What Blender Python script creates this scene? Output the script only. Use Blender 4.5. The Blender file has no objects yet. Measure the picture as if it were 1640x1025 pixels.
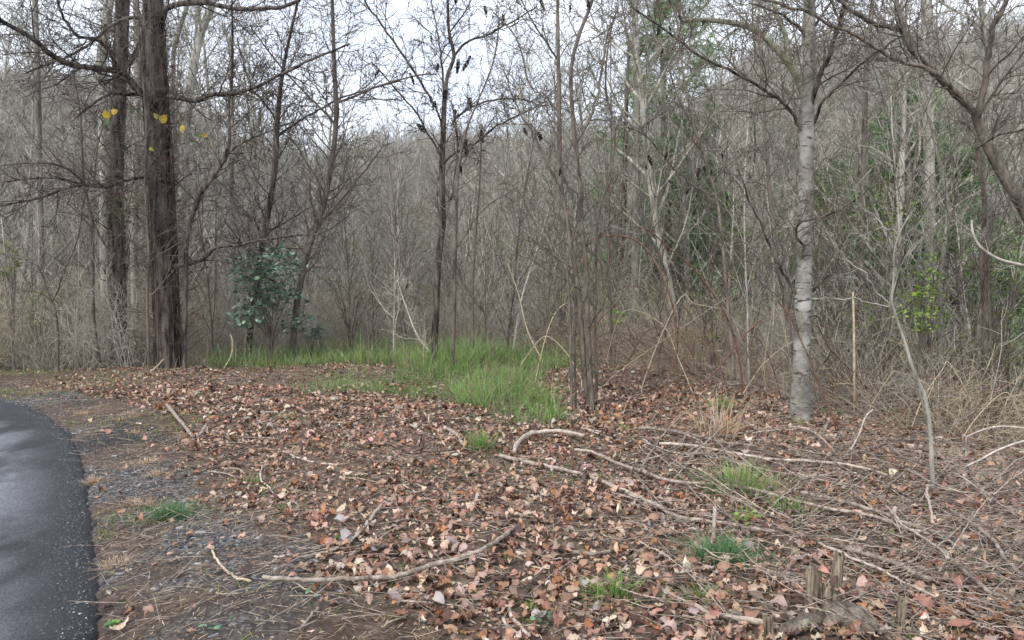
import bpy, math, random
import numpy as np
from math import sin, cos, pi, radians, sqrt, exp

# ------------------------------------------------------------------ camera, sky, sun, exposure
S = bpy.context.scene
C = S.collection
F = 1216.0; CU = 820.0; CV = 512.5; PITCH = math.atan((512.5 - 450.0) / F)
EYE = (0.0, 0.0, 1.6)
cam = bpy.data.cameras.new('camera'); camo = bpy.data.objects.new('camera', cam); C.objects.link(camo)
cam.sensor_width = 36; cam.lens = 36 * F / 1640; cam.clip_start = 0.05; cam.clip_end = 3000
camo.location = EYE; camo.rotation_euler = (pi / 2 - PITCH, 0, 0)
S.camera = camo
S.render.resolution_x = 1024; S.render.resolution_y = 640
S.view_settings.view_transform = 'Standard'; S.view_settings.look = 'None'
S.view_settings.exposure = 1.0; S.view_settings.gamma = 1
S.view_settings.use_curve_mapping = False

W = bpy.data.worlds.new('World'); S.world = W; W.use_nodes = True
nt = W.node_tree; N = nt.nodes; L = nt.links; N.clear()
SUN_EL, SUN_ROT = radians(40), radians(215)
out = N.new('ShaderNodeOutputWorld'); bg = N.new('ShaderNodeBackground'); bg.inputs[1].default_value = 0.1
sky = N.new('ShaderNodeTexSky'); sky.sky_type = 'NISHITA'; sky.sun_disc = False
sky.sun_elevation = SUN_EL; sky.sun_rotation = SUN_ROT
tc = N.new('ShaderNodeTexCoord')
mp = N.new('ShaderNodeMapping'); mp.inputs['Scale'].default_value = (1, 1, 2.2); mp.inputs['Location'].default_value = (0.35, 0.1, 0.15)
nz = N.new('ShaderNodeTexNoise'); nz.inputs['Scale'].default_value = 2.6; nz.inputs['Detail'].default_value = 5; nz.inputs['Roughness'].default_value = .5
rp = N.new('ShaderNodeValToRGB')
rp.color_ramp.elements[0].position = .36; rp.color_ramp.elements[0].color = (6.2, 6.8, 7.9, 1)
rp.color_ramp.elements[1].position = .62; rp.color_ramp.elements[1].color = (8.6, 9.0, 9.8, 1)
mx = N.new('ShaderNodeMixRGB'); mx.inputs[0].default_value = .85
L.new(tc.outputs['Generated'], mp.inputs[0]); L.new(mp.outputs[0], nz.inputs[0]); L.new(nz.outputs['Fac'], rp.inputs[0])
L.new(sky.outputs[0], mx.inputs[1]); L.new(rp.outputs[0], mx.inputs[2]); L.new(mx.outputs[0], bg.inputs[0]); L.new(bg.outputs[0], out.inputs[0])

sl = bpy.data.lights.new('sun', 'SUN'); sl.energy = 1.5; sl.angle = radians(14); sl.color = (1, .95, .88)
so = bpy.data.objects.new('sun', sl); C.objects.link(so)
# the light comes from behind the camera and to the left, high
so.rotation_euler = (radians(50), 0, radians(-35))

# ------------------------------------------------------------------ noise and terrain
def hsh(ix, iy, s):
    n = (ix.astype(np.int64) * 374761393 + iy.astype(np.int64) * 668265263 + s * 974634777) & 0x7fffffff
    n = ((n ^ (n >> 13)) * 1274126177) & 0x7fffffff
    return ((n ^ (n >> 16)) & 0xffff) / 65535.0
def vn(x, y, s=0):
    x = np.asarray(x, float); y = np.asarray(y, float)
    ix = np.floor(x); iy = np.floor(y); fx = x - ix; fy = y - iy
    fx = fx * fx * (3 - 2 * fx); fy = fy * fy * (3 - 2 * fy)
    a = hsh(ix, iy, s); b = hsh(ix + 1, iy, s); c = hsh(ix, iy + 1, s); d = hsh(ix + 1, iy + 1, s)
    return (a * (1 - fx) + b * fx) * (1 - fy) + (c * (1 - fx) + d * fx) * fy
def fbm(x, y, s=0, o=3):
    r = 0; a = 1; t = 0
    for i in range(o):
        r = r + a * vn(np.asarray(x) * 2 ** i + 7.3 * i, np.asarray(y) * 2 ** i + 3.1 * i, s + i); t += a; a *= .5
    return r / t - .5
def sstep(a, b, x):
    t = np.clip((np.asarray(x, float) - a) / (b - a), 0, 1); return t * t * (3 - 2 * t)

CX = [-40, -16, -9, -4, 0, 2, 3.2, 4.2, 5, 6, 8, 12, 40]
CY = [13, 13.0, 13.0, 14.2, 15.2, 14.2, 12.2, 10.3, 9.0, 8.1, 7.2, 6.5, 6]
AZ = [-1.6, -.67, -.55, -.45, -.36, -.28, -.2, -.1, 0.03, .15, .25, .32, .45, .67, 1.6]
HT = [.31, .295, .290, .255, .20, .185, .19, .205, .20, .215, .275, .325, .345, .36, .36]
ROAD = [(147, 1025), (143, 940), (139, 880), (135, 830), (131, 780), (124, 735), (113, 706), (97, 686), (80, 673), (58, 660), (36, 650), (0, 642.5)]
def flat(u, v):     # where a picture point meets the level ground
    y = 1.6 * F / (v - 450.0); return ((u - CU) / F * y, y)
RP = [(-1.55, -6.0), (-1.62, 0.0), (-1.75, 2.0)] + [flat(u, v) for u, v in ROAD] + [(-9.5, 11.0), (-14, 12.4), (-22, 13.0), (-36, 12.0)]
def road_dist(x, y):     # signed distance to the road edge: negative on the road
    x = np.asarray(x, float); y = np.asarray(y, float)
    best = np.full(x.shape, 1e9); sgn = np.ones(x.shape)
    for (ax, ay), (bx_, by_) in zip(RP[:-1], RP[1:]):
        dx, dy = bx_ - ax, by_ - ay; l2 = dx * dx + dy * dy
        t = np.clip(((x - ax) * dx + (y - ay) * dy) / l2, 0, 1)
        qx = x - ax - t * dx; qy = y - ay - t * dy
        d = np.hypot(qx, qy); cr = dx * qy - dy * qx
        m = d < best - 1e-9; best = np.where(m, d, best); sgn = np.where(m, np.where(cr > 0, -1, 1), sgn)
    return best * sgn
def base_h(x, y):
    x = np.asarray(x, float); y = np.asarray(y, float)
    yc = np.interp(x, CX, CY) + .8 * fbm(x * .3, y * .3, 5, 2)
    d = np.maximum(y - yc, 0)
    drop = 4.6 * (1 - np.exp(-(d / 13.0) ** 1.25))
    side = .125 * np.maximum(x - 2.2 - .08 * y, 0) * sstep(3, 9, y) * 1.0
    side = np.minimum(side, 1.2)
    az = x / np.maximum(y, 8)
    H = np.interp(az, AZ, HT) * 178 - 10
    rise = H * sstep(48, 185, y) ** .9
    rise = rise + np.maximum(y - 185, 0) * -.05
    k = sstep(40, 100, y)
    return -drop - side + rise + fbm(x * .03, y * .03, 21, 3) * 9 * k
def height(x, y):
    x = np.asarray(x, float); y = np.asarray(y, float)
    h = base_h(x, y)
    rd = road_dist(x, y)
    k = sstep(.0, .5, rd)
    h = h + k * (fbm(x * .9, y * .9, 31, 3) * .14 + fbm(x * 5, y * 5, 41, 3) * .045 + .03)
    h = np.where(rd < .0, h - .03 - .05 * sstep(0, -.06, rd), h)
    mound = .20 * np.exp(-(((x + .9) / 3.0) ** 2 + ((y - 12.8) / 1.7) ** 2))
    return h + mound * k
def H1(x, y): return float(height(np.array([x]), np.array([y]))[0])

cp, sp_ = cos(PITCH), sin(PITCH)
def ray(u, v):
    a = (u - CU) / F; b = -(v - CV) / F
    return (a, cp + b * sp_, -sp_ + b * cp)
def at(u, v, Y):
    r = ray(u, v); t = Y / r[1]
    return (EYE[0] + r[0] * t, Y, EYE[2] + r[2] * t)
_ts = 2.2 * 1.006 ** np.arange(560)
def ground(u, v):
    r = ray(u, v); x = r[0] * _ts; y = r[1] * _ts; z = 1.6 + r[2] * _ts
    g = height(x, y); i = int(np.argmax(z < g))
    if i == 0: return at(u, v, 14.0)
    a = (z[i - 1] - g[i - 1]); b = (g[i] - z[i]); f = a / (a + b + 1e-9)
    t = _ts[i - 1] + (_ts[i] - _ts[i - 1]) * f
    return (r[0] * t, r[1] * t, 1.6 + r[2] * t)

# ------------------------------------------------------------------ materials
def lin(c): return tuple(((v / 255.0) / 12.92 if v / 255.0 < .04045 else ((v / 255.0 + .055) / 1.055) ** 2.4) for v in c) + (1,)
class Mat:
    def __init__(s, name, rough=.8, spec=.3):
        s.m = bpy.data.materials.new(name); s.m.use_nodes = True; s.t = s.m.node_tree; s.n = s.t.nodes; s.l = s.t.links
        s.b = s.n['Principled BSDF']; s.b.inputs['Roughness'].default_value = rough; s.b.inputs['Specular IOR Level'].default_value = spec
        s.tc = s.n.new('ShaderNodeTexCoord')
    def noise(s, scale, detail=4, rough=.6, vec=(1, 1, 1), co='Object', w=None):
        n = s.n.new('ShaderNodeTexNoise'); n.inputs['Scale'].default_value = scale; n.inputs['Detail'].default_value = detail; n.inputs['Roughness'].default_value = rough
        m = s.n.new('ShaderNodeMapping'); m.inputs['Scale'].default_value = vec
        s.l.new(s.tc.outputs[co], m.inputs[0]); s.l.new(m.outputs[0], n.inputs[0]); return n.outputs['Fac']
    def vor(s, scale, vec=(1, 1, 1), feature='F1'):
        n = s.n.new('ShaderNodeTexVoronoi'); n.inputs['Scale'].default_value = scale; n.feature = feature
        m = s.n.new('ShaderNodeMapping'); m.inputs['Scale'].default_value = vec
        s.l.new(s.tc.outputs['Object'], m.inputs[0]); s.l.new(m.outputs[0], n.inputs[0]); return n
    def ramp(s, src, stops):
        r = s.n.new('ShaderNodeValToRGB'); e = r.color_ramp.elements
        while len(e) < len(stops): e.new(.5)
        for i, (p, c) in enumerate(stops):
            e[i].position = p; e[i].color = tuple(c) + (1,) if len(c) == 3 else c
        s.l.new(src, r.inputs[0]); return r.outputs[0]
    def mix(s, f, a, b, mode='MIX'):
        m = s.n.new('ShaderNodeMixRGB'); m.blend_type = mode
        for i, v in enumerate((f, a, b)):
            if hasattr(v, 'links'): s.l.new(v, m.inputs[i])
            elif i == 0: m.inputs[0].default_value = v
            else: m.inputs[i].default_value = tuple(v) + (1,) if len(v) == 3 else v
        return m.outputs[0]
    def math(s, op, a, b=0.0, c=None):
        m = s.n.new('ShaderNodeMath'); m.operation = op
        for i, v in enumerate((a, b) if c is None else (a, b, c)):
            if hasattr(v, 'links'): s.l.new(v, m.inputs[i])
            else: m.inputs[i].default_value = v
        return m.outputs[0]
    def attr(s, name):
        a = s.n.new('ShaderNodeAttribute'); a.attribute_name = name; return a
    def rand(s):
        return s.n.new('ShaderNodeObjectInfo').outputs['Random']
    def col(s, c): s.l.new(c, s.b.inputs['Base Color']); return s
    def rgh(s, c): s.l.new(c, s.b.inputs['Roughness']); return s
    def bump(s, h, strength=.5, dist=.02):
        b = s.n.new('ShaderNodeBump'); b.inputs['Strength'].default_value = strength; b.inputs['Distance'].default_value = dist
        s.l.new(h, b.inputs['Height']); s.l.new(b.outputs[0], s.b.inputs['Normal']); return s
    def trans(s, c, f):      # thin leaves let light through
        t = s.n.new('ShaderNodeBsdfTranslucent'); mxs = s.n.new('ShaderNodeMixShader'); mxs.inputs[0].default_value = f
        if hasattr(c, 'links'): s.l.new(c, t.inputs[0])
        o = s.n['Material Output']; s.l.new(s.b.outputs[0], mxs.inputs[1]); s.l.new(t.outputs[0], mxs.inputs[2]); s.l.new(mxs.outputs[0], o.inputs[0]); return s

def bark(name, c0, c1, scale=6, vec=(1, 1, .25), rv=.35, rough=.85, bd=.01, pos=(.34, .66)):
    m = Mat(name, rough, .2)
    n = m.noise(scale, 6, .65, vec)
    c = m.ramp(n, [(pos[0], c0), (pos[1], c1)])
    r = m.math('MULTIPLY_ADD', m.rand(), rv, 1 - rv / 2)
    cc = m.n.new('ShaderNodeVectorMath'); cc.operation = 'SCALE'; m.l.new(c, cc.inputs[0]); m.l.new(r, cc.inputs['Scale'])
    m.col(cc.outputs[0]).bump(m.noise(scale * 6, 4, .7, vec), .5, bd)
    return m.m
M = {}
M['bark_dark'] = bark('dark furrowed bark', (.016, .012, .010), (.165, .138, .118), 14, (1, 1, .16), .2, .9, .05, (.40, .60))
M['bark_brown'] = bark('brown sapling bark', (.055, .045, .036), (.225, .19, .155), 14, (1, 1, .3), .3)
M['bark_grey'] = bark('grey bark', (.15, .14, .115), (.48, .46, .395), 7, (1, 1, .35), .5)
M['bark_pale'] = bark('pale grey twig bark', (.30, .27, .23), (.62, .57, .50), 20, (1, 1, .6), .3)
M['bark_red'] = bark('reddish cane bark', (.07, .034, .024), (.22, .13, .095), 20, (1, 1, .5), .3)
M['bark_far'] = bark('weathered grey brown bark', (.15, .14, .113), (.43, .41, .345), 5, (1, 1, .4), .7)
M['bark_mauve'] = bark('mauve grey twig bark', (.18, .165, .13), (.50, .46, .385), 5, (1, 1, .4), .7)
M['stick'] = bark('weathered stick bark', (.11, .085, .068), (.44, .37, .31), 22, (1, 1, 1), .5)
M['stick_pale'] = bark('bleached stick wood', (.24, .19, .15), (.60, .52, .44), 18, (1, 1, 1), .3)
M['tan'] = bark('dry tan stalk', (.32, .25, .16), (.64, .55, .40), 20, (1, 1, 1), .4)

m = Mat('smooth grey beech bark with dark scars', .75, .3)
n1 = m.noise(6, 6, .7, (1, 1, 1.5)); n2 = m.noise(11, 3, .5, (.7, .7, 2.6)); n3 = m.noise(2.2, 3, .5, (1, 1, 1.2))
c = m.ramp(n1, [(.3, (.095, .088, .072)), (.5, (.20, .19, .165)), (.7, (.35, .34, .305))])
c = m.mix(m.ramp(m.noise(4, 6, .75), [(.5, (0, 0, 0)), (.7, (.6, .6, .6))]), c, (.13, .135, .085)); c = m.mix(m.ramp(n3, [(.5, (0, 0, 0)), (.66, (.8, .8, .8))]), c, (.47, .47, .43))
c = m.mix(m.ramp(n2, [(.61, (0, 0, 0)), (.66, (.9, .9, .9))]), c, (.05, .04, .03))
m.col(c).bump(m.noise(40, 4, .7, (.4, .4, 2)), .35, .01); M['beech'] = m.m

m = Mat('broken grey wood of stump', .85, .2)
c = m.ramp(m.noise(60, 5, .7, (1, 1, .06)), [(.36, (.03, .02, .014)), (.52, (.22, .18, .13)), (.70, (.46, .40, .30))])
m.col(c).bump(m.noise(90, 4, .7, (1, 1, .05)), .8, .01); M['stump'] = m.m
m = Mat('lichen covered log bark', .9, .15)
c = m.ramp(m.noise(16, 6, .7), [(.35, (.045, .036, .03)), (.62, (.24, .20, .16))])
c = m.mix(m.ramp(m.noise(13, 6, .75), [(.52, (0, 0, 0)), (.66, (.8, .8, .8))]), c, (.36, .38, .28))
m.col(c).bump(m.noise(50, 5, .7), .8, .02); M['log'] = m.m

def attrmat(name, rough, spec, tr, attr='Col'):
    m = Mat(name, rough, spec); a = m.attr(attr); c = m.mix(.35, a.outputs['Color'], m.ramp(m.noise(90, 3, .6), [(.3, (.35, .35, .35)), (.7, (1, 1, 1))]), 'MULTIPLY')
    m.col(c)
    if tr: m.trans(c, tr)
    return m.m
M['leaf'] = attrmat('dry fallen leaf', .5, .45, .12)
M['grass'] = attrmat('grass blade', .55, .3, .3)
M['stone'] = attrmat('wet slate chip', .42, .5, 0)
M['green'] = attrmat('fresh green leaf', .5, .4, .35)
M['straw'] = attrmat('dry straw', .7, .3, .15)
M['needle'] = attrmat('pine needles', .6, .3, .15)
M['holly'] = attrmat('glossy bluish green leaf', .35, .5, .1)
M['seed'] = bark('dark seed head', (.008, .006, .005), (.05, .036, .028), 30, (1, 1, 1), .2)
m = Mat('worn white roof sheet', .5, .3); m.col(m.ramp(m.noise(2, 3), [(.3, (.22, .24, .24)), (.7, (.42, .44, .44))])); M['roofm'] = m.m
m = Mat('reddish painted boards', .8, .2); m.col(m.ramp(m.noise(3, 4), [(.3, (.28, .12, .075)), (.7, (.46, .24, .17))])); M['wallm'] = m.m

# asphalt
m = Mat('damp asphalt', .55, .45)
big = m.noise(1.15, 4, .55, (1, .55, 1)); fine = m.noise(60, 4, .75); mid = m.noise(9, 5, .7)
dry = m.ramp(big, [(.44, (0, 0, 0)), (.56, (1, 1, 1))])
a = m.attr('edge'); e = m.math('MULTIPLY', dry, a.outputs['Fac'])
e = m.math('MULTIPLY', e, m.ramp(mid, [(.3, (.55, .55, .55)), (.6, (1, 1, 1))]))
c = m.mix(e, (.024, .026, .033), (.34, .36, .40))
sp = m.ramp(m.vor(55).outputs['Distance'], [(.0, (.5, .5, .5)), (.16, (0, 0, 0))])
spk = m.ramp(m.noise(48, 2, .6), [(.60, (0, 0, 0)), (.72, (.75, .75, .75))])
c = m.mix(spk, c, (.20, .205, .21))
c = m.mix(m.ramp(fine, [(.36, (.8, .8, .8)), (.52, (0, 0, 0))]), c, (.012, .013, .016))
m.col(c)
m.rgh(m.ramp(e, [(0, (.42, .42, .42)), (1, (.8, .8, .8))]))
m.bump(m.math('ADD', m.noise(55, 5, .8), m.math('MULTIPLY', mid, .1)), 1.0, .02); M['asphalt'] = m.m

# ground
m = Mat('woodland soil', .9, .2)
az_ = m.attr('zone')     # r gravel, g leafy, b mossy
sep = m.n.new('ShaderNodeSeparateColor'); m.l.new(az_.outputs['Color'], sep.inputs[0])
soil = m.ramp(m.noise(12, 7, .75), [(.3, (.03, .021, .015)), (.52, (.10, .07, .052)), (.72, (.24, .175, .13))])
grav = m.ramp(m.vor(62).outputs['Color'], [(.1, (.022, .023, .026)), (.6, (.085, .085, .088)), (.95, (.26, .26, .26))])
lit = m.ramp(m.vor(22, (1, 1, 1)).outputs['Color'], [(.05, (.05, .032, .022)), (.5, (.19, .14, .10)), (.95, (.38, .31, .23))])
lit = m.mix(m.ramp(m.noise(3, 6, .75), [(.4, (0, 0, 0)), (.65, (.6, .6, .6))]), lit, (.13, .115, .085))
moss = m.ramp(m.noise(30, 6, .7), [(.3, (.03, .045, .012)), (.7, (.11, .16, .04))])
c = m.mix(sep.outputs[0], soil, grav); c = m.mix(sep.outputs[1], c, lit); c = m.mix(sep.outputs[2], c, moss)
m.col(c).bump(m.math('ADD', m.noise(45, 6, .75), m.vor(40).outputs['Distance']), .8, .02); M['ground'] = m.m

# ------------------------------------------------------------------ mesh helpers
def mesh(name, verts, faces, mat=None, col=None, smooth=False, attrs=None):
    me = bpy.data.meshes.new(name)
    verts = np.asarray(verts, np.float32); faces = np.asarray(faces, np.int32); k = faces.shape[1]
    me.vertices.add(len(verts)); me.vertices.foreach_set('co', verts.ravel())
    me.loops.add(faces.size); me.loops.foreach_set('vertex_index', faces.ravel())
    me.polygons.add(len(faces)); me.polygons.foreach_set('loop_start', np.arange(0, faces.size, k, dtype=np.int32))
    me.polygons.foreach_set('loop_total', np.full(len(faces), k, np.int32))
    if smooth: me.polygons.foreach_set('use_smooth', np.ones(len(faces), bool))
    me.update(calc_edges=True)
    cols = dict(attrs or {})
    if col is not None: cols['Col'] = col
    for nm, arr in cols.items():
        a = me.color_attributes.new(nm, 'FLOAT_COLOR', 'POINT')
        arr = np.asarray(arr, np.float32)
        if arr.shape[1] == 3: arr = np.hstack([arr, np.ones((len(arr), 1), np.float32)])
        a.data.foreach_set('color', arr.ravel())
    if mat: me.materials.append(mat)
    return me
def link(name, me, parent=None, loc=None):
    o = bpy.data.objects.new(name, me); C.objects.link(o)
    if parent: o.parent = parent
    if parent and name in ('twigs', 'foliage', 'vine_twigs', 'stems', 'crown', 'limbs'): o['kind'] = 'stuff'
    if loc is not None: o.location = loc
    return o
def tag(o, label=None, cat=None, group=None, kind=None):
    if label: o['label'] = label
    if cat: o['category'] = cat
    if group: o['group'] = group
    if kind: o['kind'] = kind
    return o
def thing(name, loc, label, cat, group=None):
    o = bpy.data.objects.new(name, None); o.empty_display_size = .1; C.objects.link(o); o.location = loc
    return tag(o, label, cat, group)

def tube_geo(polys, sides=5, cap=False):
    """polys: list of (pts, radii). Returns verts, quads."""
    groups = {}
    for p, r in polys:
        if cap:
            p = [p[0]] + list(p) + [p[-1]]; r = [.0005] + list(r) + [.0005]
        groups.setdefault(len(p), []).append((p, r))
    V = []; Q = []; off = 0
    ang = np.arange(sides) / sides * 2 * pi
    for n, lst in groups.items():
        P = np.array([a for a, b in lst], float); R = np.array([b for a, b in lst], float)
        T = np.gradient(P, axis=1); T[:, 0] += 1e-9; 
        if cap: T[:, 0] = T[:, 2]; T[:, 1] = T[:, 2]; T[:, -1] = T[:, -3]; T[:, -2] = T[:, -3]
        T /= np.linalg.norm(T, axis=2, keepdims=True) + 1e-12
        mean = P[:, -1] - P[:, 0]; mean /= np.linalg.norm(mean, axis=1, keepdims=True) + 1e-9
        ref = np.where(np.abs(mean[:, 2:3]) > .75, np.array([[1., .13, 0]]), np.array([[.07, 0, 1.]]))
        U = np.cross(T, ref[:, None, :]); U /= np.linalg.norm(U, axis=2, keepdims=True) + 1e-9
        Bn = np.cross(T, U)
        ring = P[:, :, None, :] + R[:, :, None, None] * (U[:, :, None, :] * np.cos(ang)[None, None, :, None] + Bn[:, :, None, :] * np.sin(ang)[None, None, :, None])
        m_ = len(lst); V.append(ring.reshape(-1, 3))
        idx = np.arange(m_ * n * sides).reshape(m_, n, sides) + off
        a = idx[:, :-1]; b = idx[:, 1:]
        q = np.stack([a, np.roll(a, -1, 2), np.roll(b, -1, 2), b], -1).reshape(-1, 4); Q.append(q)
        off += m_ * n * sides
    return np.concatenate(V), np.concatenate(Q)
def tubes(name, polys, mat, sides=5, parent=None, origin=(0, 0, 0), cap=False):
    if not polys: return None
    v, q = tube_geo(polys, sides, cap)
    v = v - np.array(origin)
    return link(name, mesh(name, v, q, mat, smooth=True), parent)

def norm(v):
    l = sqrt(v[0] ** 2 + v[1] ** 2 + v[2] ** 2) + 1e-12; return (v[0] / l, v[1] / l, v[2] / l)
def cross(a, b): return (a[1] * b[2] - a[2] * b[1], a[2] * b[0] - a[0] * b[2], a[0] * b[1] - a[1] * b[0])
def turn(R, d, ang, az):
    r = (1, 0, 0) if abs(d[0]) < .8 else (0, 1, 0)
    u = norm(cross(d, r)); w = cross(d, u); ca, sa = cos(ang), sin(ang); cz, sz = cos(az), sin(az)
    return norm(tuple(d[i] * ca + (u[i] * cz + w[i] * sz) * sa for i in range(3)))
def grow(R, p, d, Ln, r0, lvl, P, out, r1=None):
    """P: dict seg, wander, up, n (children per level), ang, ratio, maxl, start"""
    n = max(2, min(P.get('maxseg', 12), int(round(Ln / P['seg'][lvl]))))
    st = Ln / n; wd = P['wander'][lvl]; up = P['up'][lvl]
    pts = [p]; rad = [r0]; r1 = r0 * P.get('taper', .25) if r1 is None else r1
    r1 = max(r1, P['rmin']); dirs = [d]
    for i in range(n):
        d = norm((d[0] + R.gauss(0, wd), d[1] + R.gauss(0, wd), d[2] + R.gauss(0, wd) + up))
        p = (p[0] + d[0] * st, p[1] + d[1] * st, p[2] + d[2] * st)
        pts.append(p); rad.append(max(P['rmin'], r0 + (r1 - r0) * (i + 1) / n)); dirs.append(d)
    out.append((lvl, pts, rad))
    if lvl < P['maxl']:
        spawn(R, pts, rad, dirs, Ln, lvl, P, out, P['start'][lvl])
def spawn(R, pts, rad, dirs, Ln, lvl, P, out, start):
    k = P['n'][lvl]; k = k * Ln if P.get('per_m') else k
    k = int(k) + (R.random() < k - int(k)); n = len(pts) - 1
    az = R.random() * 6.28
    for j in range(k):
        t = start + (1 - start) * (j + R.random()) / k
        f = t * n; i = min(n - 1, int(f)); f -= i
        q = tuple(pts[i][c] + (pts[i + 1][c] - pts[i][c]) * f for c in range(3))
        az += 2.4 + R.uniform(-.6, .6)
        ang = P['ang'][lvl] * R.uniform(.7, 1.3)
        l2 = P['len'][lvl] * R.uniform(.5, 1.2) * (1.1 - .65 * t) if 'len' in P else Ln * P['ratio'][lvl] * R.uniform(.6, 1.2) * (1.15 - .7 * t)
        rr = max(P['rmin'], min(rad[i] * .62, l2 * P.get('slim', .012)))
        grow(R, q, turn(R, dirs[i], ang, az), l2, rr, lvl + 1, P, out)

# ------------------------------------------------------------------ the ground sheet and the road
def axis(a, b, st, far, g):
    c = list(np.arange(a, b + 1e-6, st)); s = st; x = b
    hi = []
    while x < far: s *= g; x += s; hi.append(x)
    return c, hi
cx_, hx = axis(-8.5, 8.5, .095, 420, 1.07); X = np.array([-v for v in hx][::-1] + cx_ + hx)
cy_, hy = axis(2.6, 15.5, .09, 420, 1.045)
Yb = list(np.linspace(-60, 2.4, 14)); Y = np.array(Yb + cy_ + hy)
GX, GY = np.meshgrid(X, Y); ZZ = height(GX.ravel(), GY.ravel())
nx, ny = len(X), len(Y)
idx = np.arange(nx * ny).reshape(ny, nx)
q = np.stack([idx[:-1, :-1], idx[:-1, 1:], idx[1:, 1:], idx[1:, :-1]], -1).reshape(-1, 4)
# picture line that parts the stony verge from the leaf litter, put on the ground
VL = [flat(u, v) for u, v in [(880, 1180), (700, 1030), (600, 975), (500, 930), (420, 880), (360, 830), (320, 780), (300, 730), (290, 690), (230, 660), (160, 640), (60, 628), (0, 624)]]
vly = np.array([p[1] for p in VL]); vlx = np.array([p[0] for p in VL])
def leafy(x, y):
    """1 in the leaf litter, 0 on the bare verge."""
    e = np.interp(y, vly, vlx) + fbm(np.asarray(x) * 1.3, np.asarray(y) * 1.3, 9, 3) * 1.0
    return sstep(-.25, .35, np.asarray(x) - e)
def stony(x, y):
    rd = road_dist(x, y)
    a = sstep(1.15, .45, rd + fbm(np.asarray(x) * 1.1, np.asarray(y) * 1.1, 12, 3) * 2.6) * (.25 + .75 * sstep(-.12, .12, fbm(np.asarray(x) * 2.1, np.asarray(y) * 2.1, 17, 2)))
    return np.clip(a * (1 - leafy(x, y)) * 1.0, 0, 1)
gx, gy = GX.ravel(), GY.ravel()
lf = leafy(gx, gy)
mossy = .8 * np.exp(-(((gx + 1.55) / 1.1) ** 2 + ((gy - 10.6) / .9) ** 2))
far = sstep(16, 30, gy)
zone = np.stack([stony(gx, gy), np.maximum(lf * .55, far), np.clip(mossy, 0, 1) * (1 - far)], 1)
gmesh = mesh('ground', np.stack([gx, gy, ZZ], 1), q, M['ground'], smooth=True, attrs={'zone': zone})
ground_o = tag(link('ground', gmesh), kind='structure')
hf_far = 0

# road sheet: the edge curve resampled, the sheet runs to the left of it
def resample(pts, st):
    P = np.array(pts, float); d = np.r_[0, np.cumsum(np.linalg.norm(np.diff(P, axis=0), axis=1))]
    n = max(2, int(d[-1] / st) + 1); t = np.linspace(0, d[-1], n)
    return np.stack([np.interp(t, d, P[:, i]) for i in range(P.shape[1])], 1)
def smoothc(P, k=5, it=3):
    P = P.copy()
    for _ in range(it):
        Q = P.copy(); Q[1:-1] = (P[:-2] + P[1:-1] * 2 + P[2:]) / 4; P = Q
    return P
E = smoothc(resample(RP, .06), it=30)
Tn = np.gradient(E, axis=0); Tn /= np.linalg.norm(Tn, axis=1, keepdims=True); Nl = np.stack([-Tn[:, 1], Tn[:, 0]], 1)
offs = np.array([-.035, -.01, .02, .06, .12, .2, .32, .5, .8, 1.2, 1.8, 2.6, 3.6, 4.6])
rv = []; re_ = []
jit = (fbm(E[:, 0] * 9, E[:, 1] * 9, 77, 3)) * .07
for k, o_ in enumerate(offs):
    p = E + Nl * (o_ + jit[:, None] * max(0, 1 - k / 6))
    z = base_h(p[:, 0], p[:, 1])
    prof = [-.10, -.035, -.008, .004, .010, .012, .014, .016, .018, .02, .02, .02, .02, .02][k]
    rv.append(np.stack([p[:, 0], p[:, 1], np.where(True, z + prof, z)], 1)); re_.append(np.full(len(p), sstep(.12, .75, o_)))
rv = np.array(rv); ne = len(E); ii = np.arange(len(offs) * ne).reshape(len(offs), ne)
q = np.stack([ii[:-1, :-1], ii[:-1, 1:], ii[1:, 1:], ii[1:, :-1]], -1).reshape(-1, 4)
ev = np.array(re_).ravel()
rm = mesh('road', rv.reshape(-1, 3), q, M['asphalt'], smooth=True, attrs={'edge': np.stack([ev, ev, ev], 1)})
road_o = tag(link('road', rm), kind='structure')

# ------------------------------------------------------------------ fallen leaves
rng = np.random.default_rng(7)
STN = {  # stations along the midrib: (s, half width)
 'oak': ([0, .13, .24, .38, .50, .64, .76, .88, 1.0], [.03, .13, .13, .26, .20, .31, .21, .21, .02]),
 'scrap': ([0, .35, .72, 1.0], [.05, .30, .24, .02]),
 'oval': ([0, .2, .42, .64, .84, 1.0], [.02, .22, .31, .29, .17, .01]),
 'broad': ([0, .12, .3, .46, .6, .8, 1.0], [.03, .24, .36, .31, .34, .17, .01])}
def leaf_template(kind):
    s, w = STN[kind]; n = len(s)
    v = []
    for a, b in zip(s, w): v += [(a, -b), (a, 0), (a, b)]
    q = []
    for i in range(n - 1):
        a = i * 3; q += [(a, a + 1, a + 4, a + 3), (a + 1, a + 2, a + 5, a + 4)]
    return np.array(v), np.array(q)
PAL = np.array([(.36, .215, .155), (.30, .165, .115), (.43, .295, .225), (.22, .11, .075), (.13, .066, .048), (.52, .40, .32), (.36, .16, .07), (.07, .040, .032), (.40, .35, .31), (.58, .48, .40), (.24, .165, .13), (.17, .135, .115)])
PW = np.array([.15, .11, .13, .10, .11, .09, .04, .10, .06, .04, .05, .04]); PW /= PW.sum()
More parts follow.
